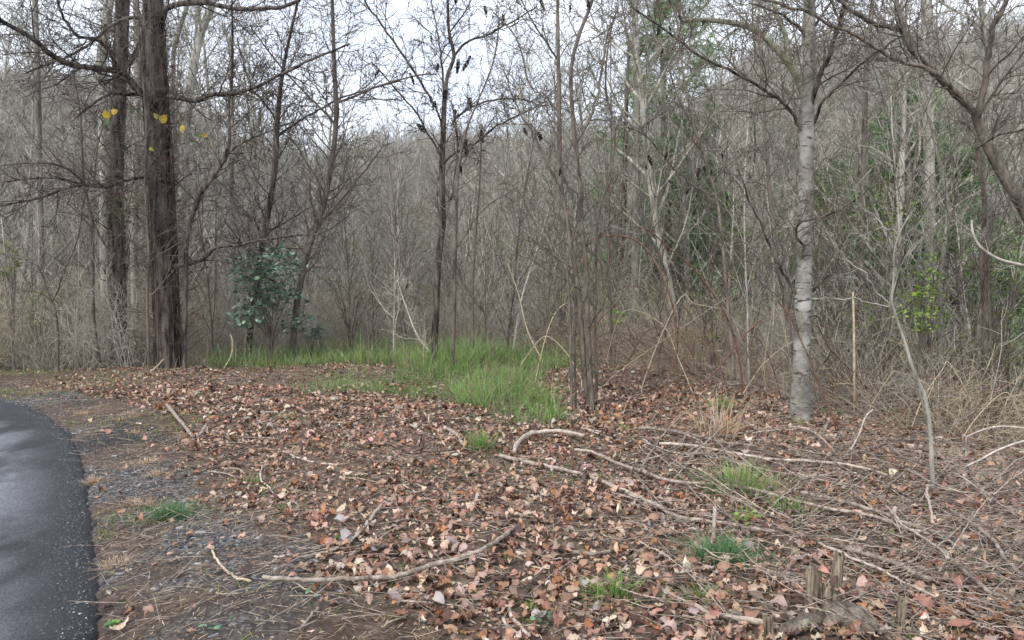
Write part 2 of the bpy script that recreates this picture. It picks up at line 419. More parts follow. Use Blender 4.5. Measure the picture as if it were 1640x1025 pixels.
def leaf_cloud(kind, pos, size, nrm_tilt, seed, curl=1.0, pal=PAL, pw=PW):
    g = np.random.default_rng(seed); T, Q = leaf_template(kind); n = len(pos)
    s = T[None, :, 0] - .5; w = T[None, :, 1] * g.uniform(.8, 1.25, (n, 1))
    fold = g.normal(.2, .9, (n, 1)) * curl; bend = g.normal(0, .75, (n, 1)) * curl; tw = g.normal(0, 1.1, (n, 1)) * curl
    z = fold * w * w * 2 + bend * s * s * 1.4 + tw * s * w + g.normal(0, .045, (n, T.shape[0])) * curl
    x = s * np.sqrt(np.clip(1 - (bend * .5) ** 2 * .5, .35, 1)); y = w * np.sqrt(np.clip(1 - (fold * .4) ** 2 * .6, .3, 1))
    sz = size[:, None]; P = np.stack([x * sz, y * sz, z * sz], -1)
    yaw = g.uniform(0, 2 * pi, n); tl = np.abs(g.normal(0, nrm_tilt, n)); td = g.uniform(0, 2 * pi, n)
    flip = np.where(g.random(n) < .45, -1., 1.)
    P[:, :, 2] *= flip[:, None]
    c, s_ = np.cos(yaw), np.sin(yaw)
    X_ = P[..., 0] * c[:, None] - P[..., 1] * s_[:, None]; Y_ = P[..., 0] * s_[:, None] + P[..., 1] * c[:, None]; Z_ = P[..., 2]
    ax, ay = np.cos(td), np.sin(td); ct, st = np.cos(tl), np.sin(tl)
    V = np.stack([X_, Y_, Z_], -1); A = np.stack([ax, ay, 0 * ax], -1)[:, None, :]
    dot = (V * A).sum(-1, keepdims=True); V = V * ct[:, None, None] + np.cross(np.broadcast_to(A, V.shape), V) * st[:, None, None] + A * dot * (1 - ct[:, None, None])
    V = V - np.minimum(0, V[..., 2].min(1))[:, None, None] * np.array([0, 0, .75])
    V = V + pos[:, None, :]
    ci = g.choice(len(pal), n, p=pw); col = pal[ci] * g.uniform(.7, 1.4, (n, 1)) * (1 + g.normal(0, .05, (n, 3)))
    colv = np.repeat(col[:, None, :], T.shape[0], 1)
    colv[:, 1::3] *= 1.18
    colv *= g.uniform(.85, 1.12, (n, T.shape[0], 1))
    F_ = Q[None] + (np.arange(n) * T.shape[0])[:, None, None]
    return V.reshape(-1, 3), F_.reshape(-1, 4), np.clip(colv.reshape(-1, 3), .01, .8)
def joined(name, geos, mat, parent=None):
    V = []; Q = []; K = []; o = 0
    for v, f, c in geos: V.append(v); Q.append(f + o); K.append(c); o += len(v)
    return link(name, mesh(name, np.concatenate(V), np.concatenate(Q), mat, col=np.concatenate(K)), parent)

GP = [(-2.3, 14.1, 3.3, 1.1, 1.0), (-.5, 13.0, 1.4, 1.5, 1.0), (-.95, 11.4, .9, .9, 1.0), (-.6, 10.7, .6, .8, 1.0), (-.2, 9.9, .55, .75, 1.0), (.1, 9.2, .5, .65, 1.0), (.28, 8.6, .38, .4, 1.0), (-.3, 12.0, .9, 1.3, 1.0), (-1.9, 10.9, 1.3, .8, 1.0)]
def grassy(x, y):
    r = np.zeros(np.shape(x))
    for cx0, cy0, rx, ry, a in GP:
        d = ((x - cx0) / rx) ** 2 + ((y - cy0) / ry) ** 2 + fbm(x * 1.7, y * 1.7, 55, 3) * .9
        r = np.maximum(r, a * sstep(1.3, .8, d))
    return r
def scatter(n, y0, y1, seed, dens=None, wide=.74, marg=.6, power=1.0):
    g = np.random.default_rng(seed)
    y = y0 + (y1 - y0) * g.random(n) ** power; x = (g.random(n) * 2 - 1) * (y * wide + marg)
    keep = g.random(n) < dens(x, y) if dens is not None else np.ones(n, bool)
    keep &= road_dist(x, y) > .03
    return x[keep], y[keep]
def ldens(x, y):
    l = leafy(x, y); p = .60 + 1.7 * fbm(x * 1.1, y * 1.1, 61, 3)
    right = sstep(3.5, 6, x)
    return np.clip((l * .97 + .035) * (1 - .8 * grassy(x, y)) * np.clip(p, .42 + .4 * sstep(6, 9, y), 1), 0, 1)
geos = []
for kind, n, y0, y1, sz0, sz1, sd in (('oak', 16000, 2.9, 6.5, .04, .095, 1), ('broad', 6000, 2.9, 6.5, .03, .07, 2), ('oval', 26000, 2.9, 8.0, .014, .05, 3), ('broad', 17000, 6.5, 11, .045, .10, 4), ('scrap', 30000, 6.5, 17, .025, .07, 5), ('scrap', 21000, 9, 19, .05, .09, 6)):
    x, y = scatter(n, y0, y1, 100 + sd, ldens, power=.85); g = np.random.default_rng(sd)
    z = height(x, y) + g.random(len(x)) ** 2 * .035 + .002
    geos.append(leaf_cloud(kind, np.stack([x, y, z], 1), sz0 * .8 + (sz1 - sz0 * .8) * g.random(len(x)) ** 1.6, .23, sd, pal=PAL * np.array([1.0, .93, .86])))
litter = tag(joined('leaf_litter', geos, M['leaf']), 'brown and rust dry oak leaves covering the ground', 'leaf litter', kind='stuff')
# the big single leaves near the lens: children of the ground
LM = []
for k in range(28):
    kind = ['oak', 'oak', 'broad', 'oval'][k % 4]
    v, f, c = leaf_cloud(kind, np.zeros((1, 3)), np.array([1.0]), .25, 900 + k, .9)
    LM.append(mesh('leaf', v, f, M['leaf'], col=c))
x, y = scatter(1500, 3.2, 5.6, 501, lambda x, y: leafy(x, y) * .95 + .012, wide=.68, marg=0)
R = random.Random(3)
for i in range(min(290, len(x))):
    o = link('leaf', LM[R.randrange(28)], ground_o); s = R.uniform(.06, .10)
    o.scale = (s, s, s); o.rotation_euler = (R.gauss(0, .25), R.gauss(0, .25), R.uniform(0, 6.28))
    o.location = (x[i], y[i], H1(x[i], y[i]) + R.uniform(.015, .04))
p = ground(165, 972); o = link('leaf', LM[0], ground_o); o.scale = (.12,) * 3; o.location = (p[0], p[1], p[2] + .012); o['label'] = 'lone rust coloured lobed leaf lying on the gravel by the asphalt edge'
for u, v in ((40, 720), (52, 640)):
    pass

# ------------------------------------------------------------------ stones of the verge
def stone_mesh(seed, seg=7):
    g = np.random.default_rng(seed); a = np.sort(g.uniform(0, 2 * pi, seg) * .35 + np.arange(seg) / seg * 2 * pi * .65 * 1.54)
    r = g.uniform(.65, 1.1, seg); el = g.uniform(.5, .85)
    top = np.stack([np.cos(a) * r * .8, np.sin(a) * r * el * .8, .28 + g.normal(0, .07, seg)], 1)
    bot = np.stack([np.cos(a) * r, np.sin(a) * r * el, -.1 + 0 * r], 1)
    v = np.vstack([top, bot, [[0, 0, .34]]]); f = []
    for i in range(seg):
        j = (i + 1) % seg; f += [(i, seg + i, seg + j), (i, seg + j, j), (i, j, 2 * seg)]
    return v, np.array(f)
STM = []
for k in range(14):
    v, f = stone_mesh(k); g = np.random.default_rng(k + 50)
    b = np.array([(.06, .063, .07), (.13, .137, .15), (.22, .225, .235), (.34, .34, .335), (.09, .085, .082)][k % 5])
    STM.append((v, f, np.tile(b, (len(v), 1)) * g.uniform(.85, 1.15, (len(v), 1))))
SMS = [mesh('stone', v, f, M['stone'], col=c) for v, f, c in STM]
verge = tag(bpy.data.objects.new('gravel_verge', None), kind='structure'); C.objects.link(verge)
x, y = scatter(34000, 3.1, 11, 801, lambda x, y: stony(x, y) * .8 + (1 - leafy(x, y)) * .04, wide=.7, power=.8)
g = np.random.default_rng(5); sz = np.exp(g.normal(-4.65, .5, len(x))); sz = np.clip(sz, .004, .032)
z = height(x, y); key = np.argsort(-(sz / y)); big_ = key[:290]; rest = key[290:]
R = random.Random(8)
for i in big_:
    o = link('stone', SMS[R.randrange(14)], verge); s = sz[i] * 1.1; o.scale = (s * 1.3, s, s * R.uniform(.5, 1)); o.location = (x[i], y[i], z[i] + s * .05)
    o.rotation_euler = (R.gauss(0, .15), R.gauss(0, .15), R.uniform(0, 6.28))
geos = []
for k in range(14):
    ids = rest[k::14]; v, f, c = STM[k]; n = len(ids); yaw = g.uniform(0, 6.28, n); cs, sn = np.cos(yaw)[:, None], np.sin(yaw)[:, None]; s = sz[ids][:, None]
    V = np.stack([(v[None, :, 0] * cs - v[None, :, 1] * sn) * s + x[ids][:, None], (v[None, :, 0] * sn + v[None, :, 1] * cs) * s + y[ids][:, None], v[None, :, 2] * s * .8 + z[ids][:, None]], -1).reshape(-1, 3)
    geos.append((V, (f[None] + (np.arange(n) * len(v))[:, None, None]).reshape(-1, 3), np.tile(c, (n, 1)) * np.repeat(g.uniform(.6, 1.4, (n, 1)), len(v), 0)))
g = np.random.default_rng(6); xx = g.uniform(-9, -1.6, 130000); yy = 2.8 + 9.2 * g.random(130000) ** 1.3; rd = road_dist(xx, yy); k_ = (rd < -.03) & (rd > -4) & (np.abs(xx) < yy * .72); xx, yy = xx[k_], yy[k_]
n = len(xx); zb = base_h(xx, yy) + .011 + .009 * sstep(0, 2.6, -road_dist(xx, yy)); s_ = np.clip(np.exp(g.normal(-5.75, .45, n)), .0016, .010); a0 = g.uniform(0, 6.28, n); V = []
for k in range(3): V.append(np.stack([xx + np.cos(a0 + k * 2.1 + g.normal(0, .3, n)) * s_, yy + np.sin(a0 + k * 2.1) * s_, zb - .001], 1))
V.append(np.stack([xx + g.normal(0, .3, n) * s_, yy + g.normal(0, .3, n) * s_, zb + s_ * .6], 1))
V = np.stack(V, 1).reshape(-1, 3); f_ = (np.arange(n) * 4)[:, None, None] + np.array([(0, 1, 3), (1, 2, 3), (2, 0, 3)])[None]
agg = [(V, f_.reshape(-1, 3), np.repeat(np.clip(g.normal(.12, .15, (n, 1)), .015, .55) * np.array([[1, 1.02, 1.06]]), 4, 0))]
tag(joined('asphalt_aggregate', agg, M['stone'], road_o), kind='stuff')
tag(joined('gravel', geos, M['stone']), 'grey slate gravel and dark grit beside the asphalt edge', 'gravel', kind='stuff')
print('tri stones', len(x))

# dark loose asphalt crumbs spilled off the road edge
p0, p1 = ground(150, 702), ground(285, 706); n = 5200; t_ = g.random(n) ** 1.3; w_d = .30 * (1.1 - t_)
xs = p0[0] + (p1[0] - p0[0]) * t_ + g.normal(0, .05, n); ys = p0[1] + (p1[1] - p0[1]) * t_ + g.normal(0, 1, n) * w_d; zs = height(xs, ys) + .004; s_ = np.clip(np.exp(g.normal(-4.9, .4, n)), .004, .018); a0 = g.uniform(0, 6.28, n); V = []
for k in range(3): V.append(np.stack([xs + np.cos(a0 + k * 2.1 + g.normal(0, .3, n)) * s_, ys + np.sin(a0 + k * 2.1) * s_, zs - .004], 1))
V.append(np.stack([xs, ys, zs + s_ * .8], 1)); V = np.stack(V, 1).reshape(-1, 3); f_ = (np.arange(n) * 4)[:, None, None] + np.array([(0, 1, 3), (1, 2, 3), (2, 0, 3)])[None]
tag(joined('asphalt_crumbs', [(V, f_.reshape(-1, 3), np.repeat(g.uniform(.012, .07, (n, 1)) * np.ones((1, 3)), 4, 0))], M['stone']), 'black loose asphalt crumbs spilled from the road edge onto the gravel', 'asphalt crumbs', kind='stuff')
# ------------------------------------------------------------------ grass
def blades(x, y, h, lean, wid, seed, pal, droop=.5, z=None, dirs=None):
    g = np.random.default_rng(seed); n = len(x); z = height(x, y) if z is None else z
    a = g.uniform(0, 2 * pi, n) if dirs is None else dirs
    l = np.abs(g.normal(0, lean, n)); t = np.array([0, .4, .75, 1.0]); K = len(t)
    hx = (l[:, None] * t + droop * l[:, None] * t ** 2) * h[:, None]; hz = (t - .25 * droop * (l[:, None]) * t ** 2 * 1.5) * h[:, None] / np.sqrt(1 + l[:, None] ** 2)
    px = x[:, None] + np.cos(a)[:, None] * hx; py = y[:, None] + np.sin(a)[:, None] * hx; pz = z[:, None] + hz - .01
    wa = g.uniform(0, 2 * pi, n); ww = (wid[:, None] * np.array([1, .9, .6, .08])) * .5
    dx = np.cos(wa)[:, None] * ww; dy = np.sin(wa)[:, None] * ww
    A = np.stack([px - dx, py - dy, pz], -1); B = np.stack([px + dx, py + dy, pz], -1)
    V = np.stack([A, B], 2).reshape(-1, 3)
    base = (np.arange(n) * K * 2)[:, None]; f = []
    for i in range(K - 1): f.append(np.stack([base[:, 0] + 2 * i, base[:, 0] + 2 * i + 1, base[:, 0] + 2 * i + 3, base[:, 0] + 2 * i + 2], 1))
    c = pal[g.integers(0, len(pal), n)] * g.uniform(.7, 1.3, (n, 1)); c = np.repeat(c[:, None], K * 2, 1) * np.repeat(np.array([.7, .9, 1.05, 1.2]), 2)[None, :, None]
    return V, np.concatenate(f), np.clip(c.reshape(-1, 3), .005, .8)
GG = np.array([(.18, .37, .075), (.25, .46, .10), (.12, .26, .055), (.34, .54, .16), (.20, .38, .13), (.29, .48, .12), (.20, .40, .08), (.52, .48, .31), (.36, .32, .18), (.44, .36, .22)]) * .9
GY_ = np.array([(.19, .32, .055), (.28, .41, .075), (.15, .24, .05), (.40, .38, .17)])
GB = np.array([(.09, .21, .085), (.13, .27, .11), (.07, .16, .06), (.2, .33, .16)])
GS = np.array([(.50, .38, .25), (.40, .28, .18), (.64, .53, .38), (.30, .20, .12), (.54, .33, .19)])
x, y = scatter(125000, 7.8, 15.5, 301, lambda x, y: grassy(x, y) * np.clip(.75 + 2.6 * fbm(x * 1.9, y * 1.9, 71, 2), .2, 1) * (np.abs(x) < 8), wide=.66)
g = np.random.default_rng(2); hh = np.where(y > 12.0, .40, np.where(x > -.95, .36, .2)) * g.uniform(.45, 1.25, len(x)) * (1 + .9 * fbm(x * 1.3, y * 1.3, 91, 2))
hh = np.where((np.abs(x + 1.6) < 1.5) & (np.abs(y - 10.7) < .6), hh * .6, hh)
print('grass', len(x))
hh = hh * (.55 + .9 * sstep(-.15, .2, fbm(x * 2.6, y * 2.6, 95, 2)))
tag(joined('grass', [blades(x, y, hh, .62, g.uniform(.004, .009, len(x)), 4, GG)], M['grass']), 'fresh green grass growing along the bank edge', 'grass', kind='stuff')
x, y = scatter(60000, 8.0, 17, 341, lambda x, y: np.clip(sstep(-1.6, -.2, y - np.interp(x, CX, CY)) * np.interp(x, [3, 5], [1, .3]) * sstep(3.2, 1.5, y - np.interp(x, CX, CY)) * sstep(-.6, .8, x) * (.3 + 2.2 * (fbm(x * 1.3, y * 1.3, 99, 3) + .12)), 0, 1) * .8 + .06 * sstep(12.4, 13.5, y), wide=.7)
g = np.random.default_rng(22); n = len(x); print('dead', n)
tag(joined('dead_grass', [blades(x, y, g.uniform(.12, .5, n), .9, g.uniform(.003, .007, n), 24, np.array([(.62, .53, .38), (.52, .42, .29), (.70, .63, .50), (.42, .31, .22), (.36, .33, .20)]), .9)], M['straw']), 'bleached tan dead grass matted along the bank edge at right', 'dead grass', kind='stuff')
# low weeds and moss patches
x, y = scatter(90000, 3.1, 14.5, 311, lambda x, y: sstep(.05, .22, fbm(x * 1.1, y * 1.1, 81, 3)) * (.45 + .4 * leafy(x, y)) + .015 + .25 * sstep(11.5, 13, y))
g = np.random.default_rng(12); n = len(x)
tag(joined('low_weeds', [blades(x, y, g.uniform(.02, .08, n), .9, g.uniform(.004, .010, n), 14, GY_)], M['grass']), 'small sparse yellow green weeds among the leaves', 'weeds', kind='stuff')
# straw and needles on the verge
x, y = scatter(190000, 3.0, 13, 321, lambda x, y: (1 - leafy(x, y)) * np.clip(.75 + 1.6 * fbm(x * 1.8, y * 1.8, 33, 3), .1, 1) * .75 + .09, power=.8)
g = np.random.default_rng(13); n = len(x); a = g.uniform(0, 2 * pi, n); ln = g.uniform(.012, .06, n); w = g.uniform(.0008, .0019, n); z0 = height(x, y) + g.random(n) ** 2 * .018 + .003
dz = g.normal(0, .12, n) * ln
A = np.stack([x - np.cos(a) * ln / 2, y - np.sin(a) * ln / 2, z0], 1); B = np.stack([x + np.cos(a) * ln / 2, y + np.sin(a) * ln / 2, z0 + np.abs(dz)], 1); Wv = np.stack([-np.sin(a) * w, np.cos(a) * w, .0 * w], 1)
V = np.stack([A - Wv, A + Wv, B + Wv, B - Wv], 1).reshape(-1, 3); f = np.arange(4 * n).reshape(-1, 4)
cc = np.repeat((GS[g.integers(0, 5, n)] * g.uniform(.5, 1.2, (n, 1))), 4, 0)
print('straw', n)
tag(joined('straw_litter', [(V, f, cc)], M['straw']), 'thin dry straw and pine needles strewn over dark soil', 'straw', kind='stuff')

# tufts one can count
def tuft(u, v, rad, h, n, pal, label, cat='grass tuft', name='grass_tuft', group=None, lean=.8, wid=.005, seed=None, mat='grass'):
    p = ground(u, v); g = np.random.default_rng(int(u * 7 + v) if seed is None else seed)
    a = g.uniform(0, 2 * pi, n); r = np.abs(g.normal(0, .5, n)) * rad; x = np.cos(a) * r; y = np.sin(a) * r * .8
    z = height(x + p[0], y + p[1]) - p[2]
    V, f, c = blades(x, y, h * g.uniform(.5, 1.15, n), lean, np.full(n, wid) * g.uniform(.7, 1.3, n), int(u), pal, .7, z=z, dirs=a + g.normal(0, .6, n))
    o = link(name, mesh(name, V, f, M[mat], col=c)); o.location = p
    return tag(o, label, cat, group)
tuft(272, 830, .11, .13, 420, GB, 'dense bluish green grass tuft alone on the stony verge near the asphalt', lean=.9)
tuft(1155, 900, .17, .17, 520, GB, 'dense green grass tuft at the foot of the broken upright snag')
tuft(985, 955, .12, .13, 260, GG, 'loose green grass tuft left of the long pale branch in the foreground')
tuft(1125, 965, .10, .11, 130, GG, 'thin olive grass tuft between foreground branches', lean=.7)
tuft(1185, 790, .30, .24, 520, np.vstack([GG, GS[:2]]), 'wide airy green grass clump behind the long poles at middle right', lean=.5)
tuft(1262, 822, .16, .12, 240, GG, 'low bright green grass tuft below the long poles right of centre')
tuft(770, 722, .15, .24, 170, GG, 'tall thin green grass clump in front of the grass patch by the fallen fork', lean=.35)
tuft(850, 982, .07, .06, 120, GY_, 'tiny bright green grass tuft near the bottom edge above the clover')
tuft(458, 672, .14, .10, 160, GY_, 'small yellow green tuft in leaves left of the grass patch')
tuft(1000, 690, .12, .10, 100, GY_, 'yellowish tuft beside the three stemmed sapling base')
tuft(1160, 655, .28, .20, 220, GG, 'green grass tuft in the brush between sapling clump and beech')
tuft(1330, 668, .22, .14, 160, GG, 'green grass tuft just right of the beech base')
tuft(1280, 680, .15, .12, 60, GY_, 'few yellow green blades at the foot of the beech')
tuft(1190, 832, .10, .12, 60, GY_, 'small yellow green shoots below the wide grass clump')
tuft(397, 772, .16, .06, 160, GY_, 'flat lime green moss like weed by the verge edge')
tuft(455, 820, .06, .07, 90, GG, 'tiny green tuft in leaves above the forked bleached stick')
tuft(745, 950, .07, .05, 60, GG, 'small dark green seedling right of the long curved branch')
tuft(1150, 700, .30, .45, 170, GS[[0, 2, 4]], 'drooping bleached dead grass clump left of the beech', cat='dead grass', name='dead_grass_clump', lean=.8, wid=.006, mat='straw')
for i, (u, v) in enumerate([(205, 665), (235, 742), (150, 772), (250, 762), (215, 695), (130, 665), (190, 905), (300, 700), (225, 810)]):
    tuft(u, v, .11, .065, 230, GS * 1.2, ['low straw tuft on the far corner of the gravel', 'large pale straw tuft in the middle of the gravel verge', 'tan straw tuft touching the asphalt edge', 'straw tuft just below the largest pale one', 'straw tuft above the dark grit spur', 'small straw tuft where the asphalt curve turns away', 'flattened orange straw tuft near the lone rust leaf', 'dry straw tuft beside the curved dark stick', 'straw tuft just left above the green verge tuft'][i], cat='dry grass', name='straw_tuft', lean=1.0, wid=.003, mat='straw', group='straw tufts on the verge')
# broad leaved seedlings
def herb(u, v, n, sz, pal, label, h=.05, spread=.06, name='seedling', cat='seedling'):
    p = ground(u, v); g = np.random.default_rng(int(u + v * 3)); a = g.uniform(0, 6.28, n); r = g.uniform(.2, 1, n) * spread
    pos = np.stack([np.cos(a) * r, np.sin(a) * r, g.uniform(.3, 1, n) * h], 1)
    V, f, c = leaf_cloud('oval', pos, g.uniform(.7, 1.2, n) * sz, .4, int(u), .3, pal, np.ones(len(pal)) / len(pal))
    t = thing(name, p, label, cat); link('foliage', mesh('foliage', V, f, M['green'], col=c), t)
    st = [([(0, 0, -.02), tuple(q_ * .6 + np.array([0, 0, .0])), tuple(q_)], [.0015, .0012, .001]) for q_ in pos]
    tubes('stems', st, M['bark_red'], 3, t)
PG = np.array([(.08, .19, .05), (.12, .25, .07), (.16, .30, .06)]); PB = np.array([(.10, .22, .12), (.15, .30, .17), (.19, .36, .20)])
herb(872, 998, 12, .035, PB, 'bluish green clover like seedling at the bottom edge', .04, .06)
herb(1195, 850, 16, .05, GY_[:3], 'yellow green broad leaved seedling beside the snag', .12, .09)
herb(500, 962, 6, .03, PB, 'two tiered green seedling below the long curved branch', .08, .03)
herb(1428, 865, 4, .03, GY_[:2], 'single lime leaf seedling among the brush poles', .06, .02)
herb(540, 868, 5, .035, PG, 'green sprout beside the forked bleached stick', .06, .03)
herb(1430, 885, 3, .06, PG, 'dark green leaf pair under the brush poles', .04, .03)
herb(183, 1010, 6, .05, PG, 'green leaf sprig by the asphalt at the bottom left corner', .05, .05)
herb(330, 1012, 9, .035, PB, 'pale clover patch on the verge at the bottom edge', .03, .07)
print('ground cover done')

LMK = [(0, 60, 'at the far left edge'), (60, 150, 'left of the mossy trunk'), (150, 215, 'beside the mossy trunk'), (215, 310, 'behind the largest left trunk'), (310, 400, 'left of the bluish bush'), (400, 475, 'behind the bluish bush'), (475, 560, 'beside the brown curving sapling'), (560, 660, 'left of the seed head tree'), (660, 760, 'by the seed head tree'), (760, 870, 'left of the reddish clump'), (870, 965, 'behind the reddish clump'), (965, 1060, 'beside the pale straight tree'), (1060, 1160, 'right of the pale straight tree'), (1160, 1250, 'just left of the beech'), (1250, 1330, 'behind the beech'), (1330, 1430, 'right of the beech'), (1430, 1520, 'behind the crooked sapling'), (1520, 1600, 'by the twin trunks at right'), (1600, 1700, 'at the far right edge')]
def where(x, y):
    u = CU + F * x / y
    for a, b, t in LMK:
        if u < b: return t
    return 'at the far right edge'
def tone(m): return {'sapling': ['grey', 'brown', 'pale', 'brown'], 'tree': ['weathered', 'grey', 'weathered', 'grey'], 'shrub': ['grey', 'pale', 'tan', 'greyish'], 'bramble': ['pale', 'tan', 'reddish', 'straw coloured']}.get(m, [''])

# ------------------------------------------------------------------ prototypes of bare trees
PS = dict(seg=[.5, .25, .16, .1], wander=[.045, .10, .14, .2], up=[.03, .035, .02, 0], ang=[.65, .7, .8, .8], taper=.3)
KINDS = {}
def proto(kind, seed, mat, size, P, sides=(6, 4, 3, 3), lean=.05, stems=1, rad=.05, spreads=.25, leaves=None):
    R = random.Random(seed); out = []
    for s in range(stems):
        a = R.uniform(0, 6.28); sp = spreads if stems > 1 else 0
        d = norm((cos(a) * sp * R.random() + R.gauss(0, lean), sin(a) * sp * R.random() + R.gauss(0, lean), 1))
        grow(R, (cos(a) * .06 * (stems > 1), sin(a) * .06 * (stems > 1), -.35), d, size * R.uniform(.75, 1.1), rad * R.uniform(.7, 1.1), 0, P, out)
    tr = [(p, r) for l, p, r in out if l == 0]; li = [(p, r) for l, p, r in out if l == 1]; tw = [(p, r) for l, p, r in out if l > 1]
    g = {'trunk': tube_geo(tr, sides[0])}
    if li: g['limbs'] = tube_geo(li, sides[1])
    if tw: g['twigs'] = tube_geo(tw, sides[2])
    d = dict(mat=mat, parts={k: mesh(k, v, q, mat, smooth=True) for k, (v, q) in g.items()})
    if leaves:
        n, pal, lsz = leaves
        pts = []
        tips = [p for l, p, r in out if l >= 1 and p[-1][2] > .5]
        for i in range(n):
            t = R.choice(tips); q = t[R.randrange(max(1, len(t) - 3), len(t))]; pts.append((q[0] + R.gauss(0, .03), q[1] + R.gauss(0, .03), q[2] + R.gauss(0, .03)))
        v, f, c = leaf_cloud('oval', np.array(pts), np.array([R.uniform(.7, 1.3) * lsz for _ in pts]), .8, seed, .4, pal, np.ones(len(pal)) / len(pal))
        d['parts']['foliage'] = mesh('foliage', v, f, M['green'], col=c)
    # one mesh of the whole, for the wood that reads as a mass
    vs = []; qs = []; o = 0
    for v, q in g.values(): vs.append(v); qs.append(q + o); o += len(v)
    d['all'] = (np.concatenate(vs), np.concatenate(qs))
    d['tris'] = len(d['all'][1]) * 2
    KINDS.setdefault(kind, []).append(d); return d
YG = np.array([(.18, .26, .04), (.24, .34, .07), (.14, .20, .04), (.30, .34, .10)])
for s in range(4):   # slender saplings 4-8 m
    P = dict(seg=[.45, .22, .15], wander=[.05, .10, .14], up=[.04, .05, .03], n=[26, 5, 0], ang=[.62, .6, .6], ratio=[.30, .42, .4], start=[.12, .2, .2], maxl=2, rmin=.0036, taper=.12, maxseg=14)
    proto('sapling', 10 + s, M[['bark_grey', 'bark_brown', 'bark_pale', 'bark_brown'][s]], 6.5, P, (6, 3, 3), rad=.032)
for s in range(2):
    P = dict(seg=[.45, .22, .15], wander=[.06, .10, .14], up=[.04, .05, .03], n=[22, 5, 0], ang=[.75, .6, .6], ratio=[.32, .42, .4], start=[.15, .2, .2], maxl=2, rmin=.0034, taper=.12, maxseg=14)
    proto('budding', 30 + s, M['bark_grey'], 5.5, P, (6, 3, 3), rad=.03, leaves=(560, YG, .06))
for s in range(4):   # forest trees 12-17 m
    P = dict(seg=[.9, .5, .3, .22], wander=[.03, .10, .15, .18], up=[.02, .07, .05, .02], n=[27, 8, 5, 0], ang=[.75, .6, .6, .6], ratio=[.33, .42, .45, .4], start=[.28, .2, .15, .2], maxl=3, rmin=.0065, taper=.15, maxseg=18)
    proto('tree', 50 + s, M['bark_grey' if s % 2 else 'bark_far'], 14, P, (8, 5, 3), rad=.13)
for s in range(4):   # shrubs, thicket
    P = dict(seg=[.25, .16, .12], wander=[.12, .16, .18], up=[.02, .03, .0], n=[9, 4, 0], ang=[.7, .7, .7], ratio=[.42, .45, .4], start=[.15, .15, .2], maxl=2, rmin=.0030, taper=.2, maxseg=12)
    proto('shrub', 70 + s, M[['bark_mauve', 'bark_pale', 'tan', 'bark_mauve'][s]], 2.5, P, (4, 3, 3), rad=.010, stems=11, spreads=.75)
for s in range(4):   # arching brambles
    P = dict(seg=[.16, .12, .1], wander=[.06, .12, .15], up=[-.075, -.04, 0], n=[6, 0, 0], ang=[.8, .7, .7], ratio=[.3, .4, .4], start=[.25, .15, .2], maxl=1, rmin=.0028, taper=.3, maxseg=16)
    proto('bramble', 90 + s, M[['bark_pale', 'tan', 'bark_red', 'tan'][s]], 2.0, P, (3, 3, 3), rad=.0062, stems=17, spreads=1.3, lean=.2)
for s in range(4):   # cheap far trees
    P = dict(seg=[1.4, .8, .5, .5], wander=[.04, .12, .16, .18], up=[.02, .08, .05, 0], n=[17, 7, 3, 0], ang=[.7, .6, .6, .6], ratio=[.36, .42, .5, .4], start=[.22, .15, .15, .2], maxl=3, rmin=.013, taper=.15, maxseg=9)
    proto('far', 110 + s, M[['bark_far', 'bark_mauve', 'bark_far', 'bark_mauve'][s]], 13.5, P, (5, 3, 3), rad=.12)
for k, v in KINDS.items(): print(k, [d['tris'] for d in v])

# pines
def needle_geo(pts, L, n, seed, droop=.35):
    g = np.random.default_rng(seed); m_ = len(pts); P = np.repeat(np.array(pts), n, 0); k = m_ * n
    d = g.normal(0, 1, (k, 3)); d[:, 2] = d[:, 2] * .7 - droop * .2; d /= np.linalg.norm(d, axis=1, keepdims=True)
    ln = L * g.uniform(.6, 1.15, (k, 1)); tip = P + d * ln; tip[:, 2] -= droop * ln[:, 0] * .4
    w = np.cross(d, g.normal(0, 1, (k, 3))); w /= np.linalg.norm(w, axis=1, keepdims=True) + 1e-9; w *= L * .05
    V = np.stack([P - w, P + w, tip], 1).reshape(-1, 3); f = np.arange(3 * k).reshape(-1, 3)
    base = np.array([(.19, .34, .14), (.24, .42, .17), (.14, .26, .11), (.32, .46, .18)])[g.integers(0, 4, m_)] * g.uniform(.75, 1.25, (m_, 1))
    return V, f, np.repeat(base, n * 3, 0)
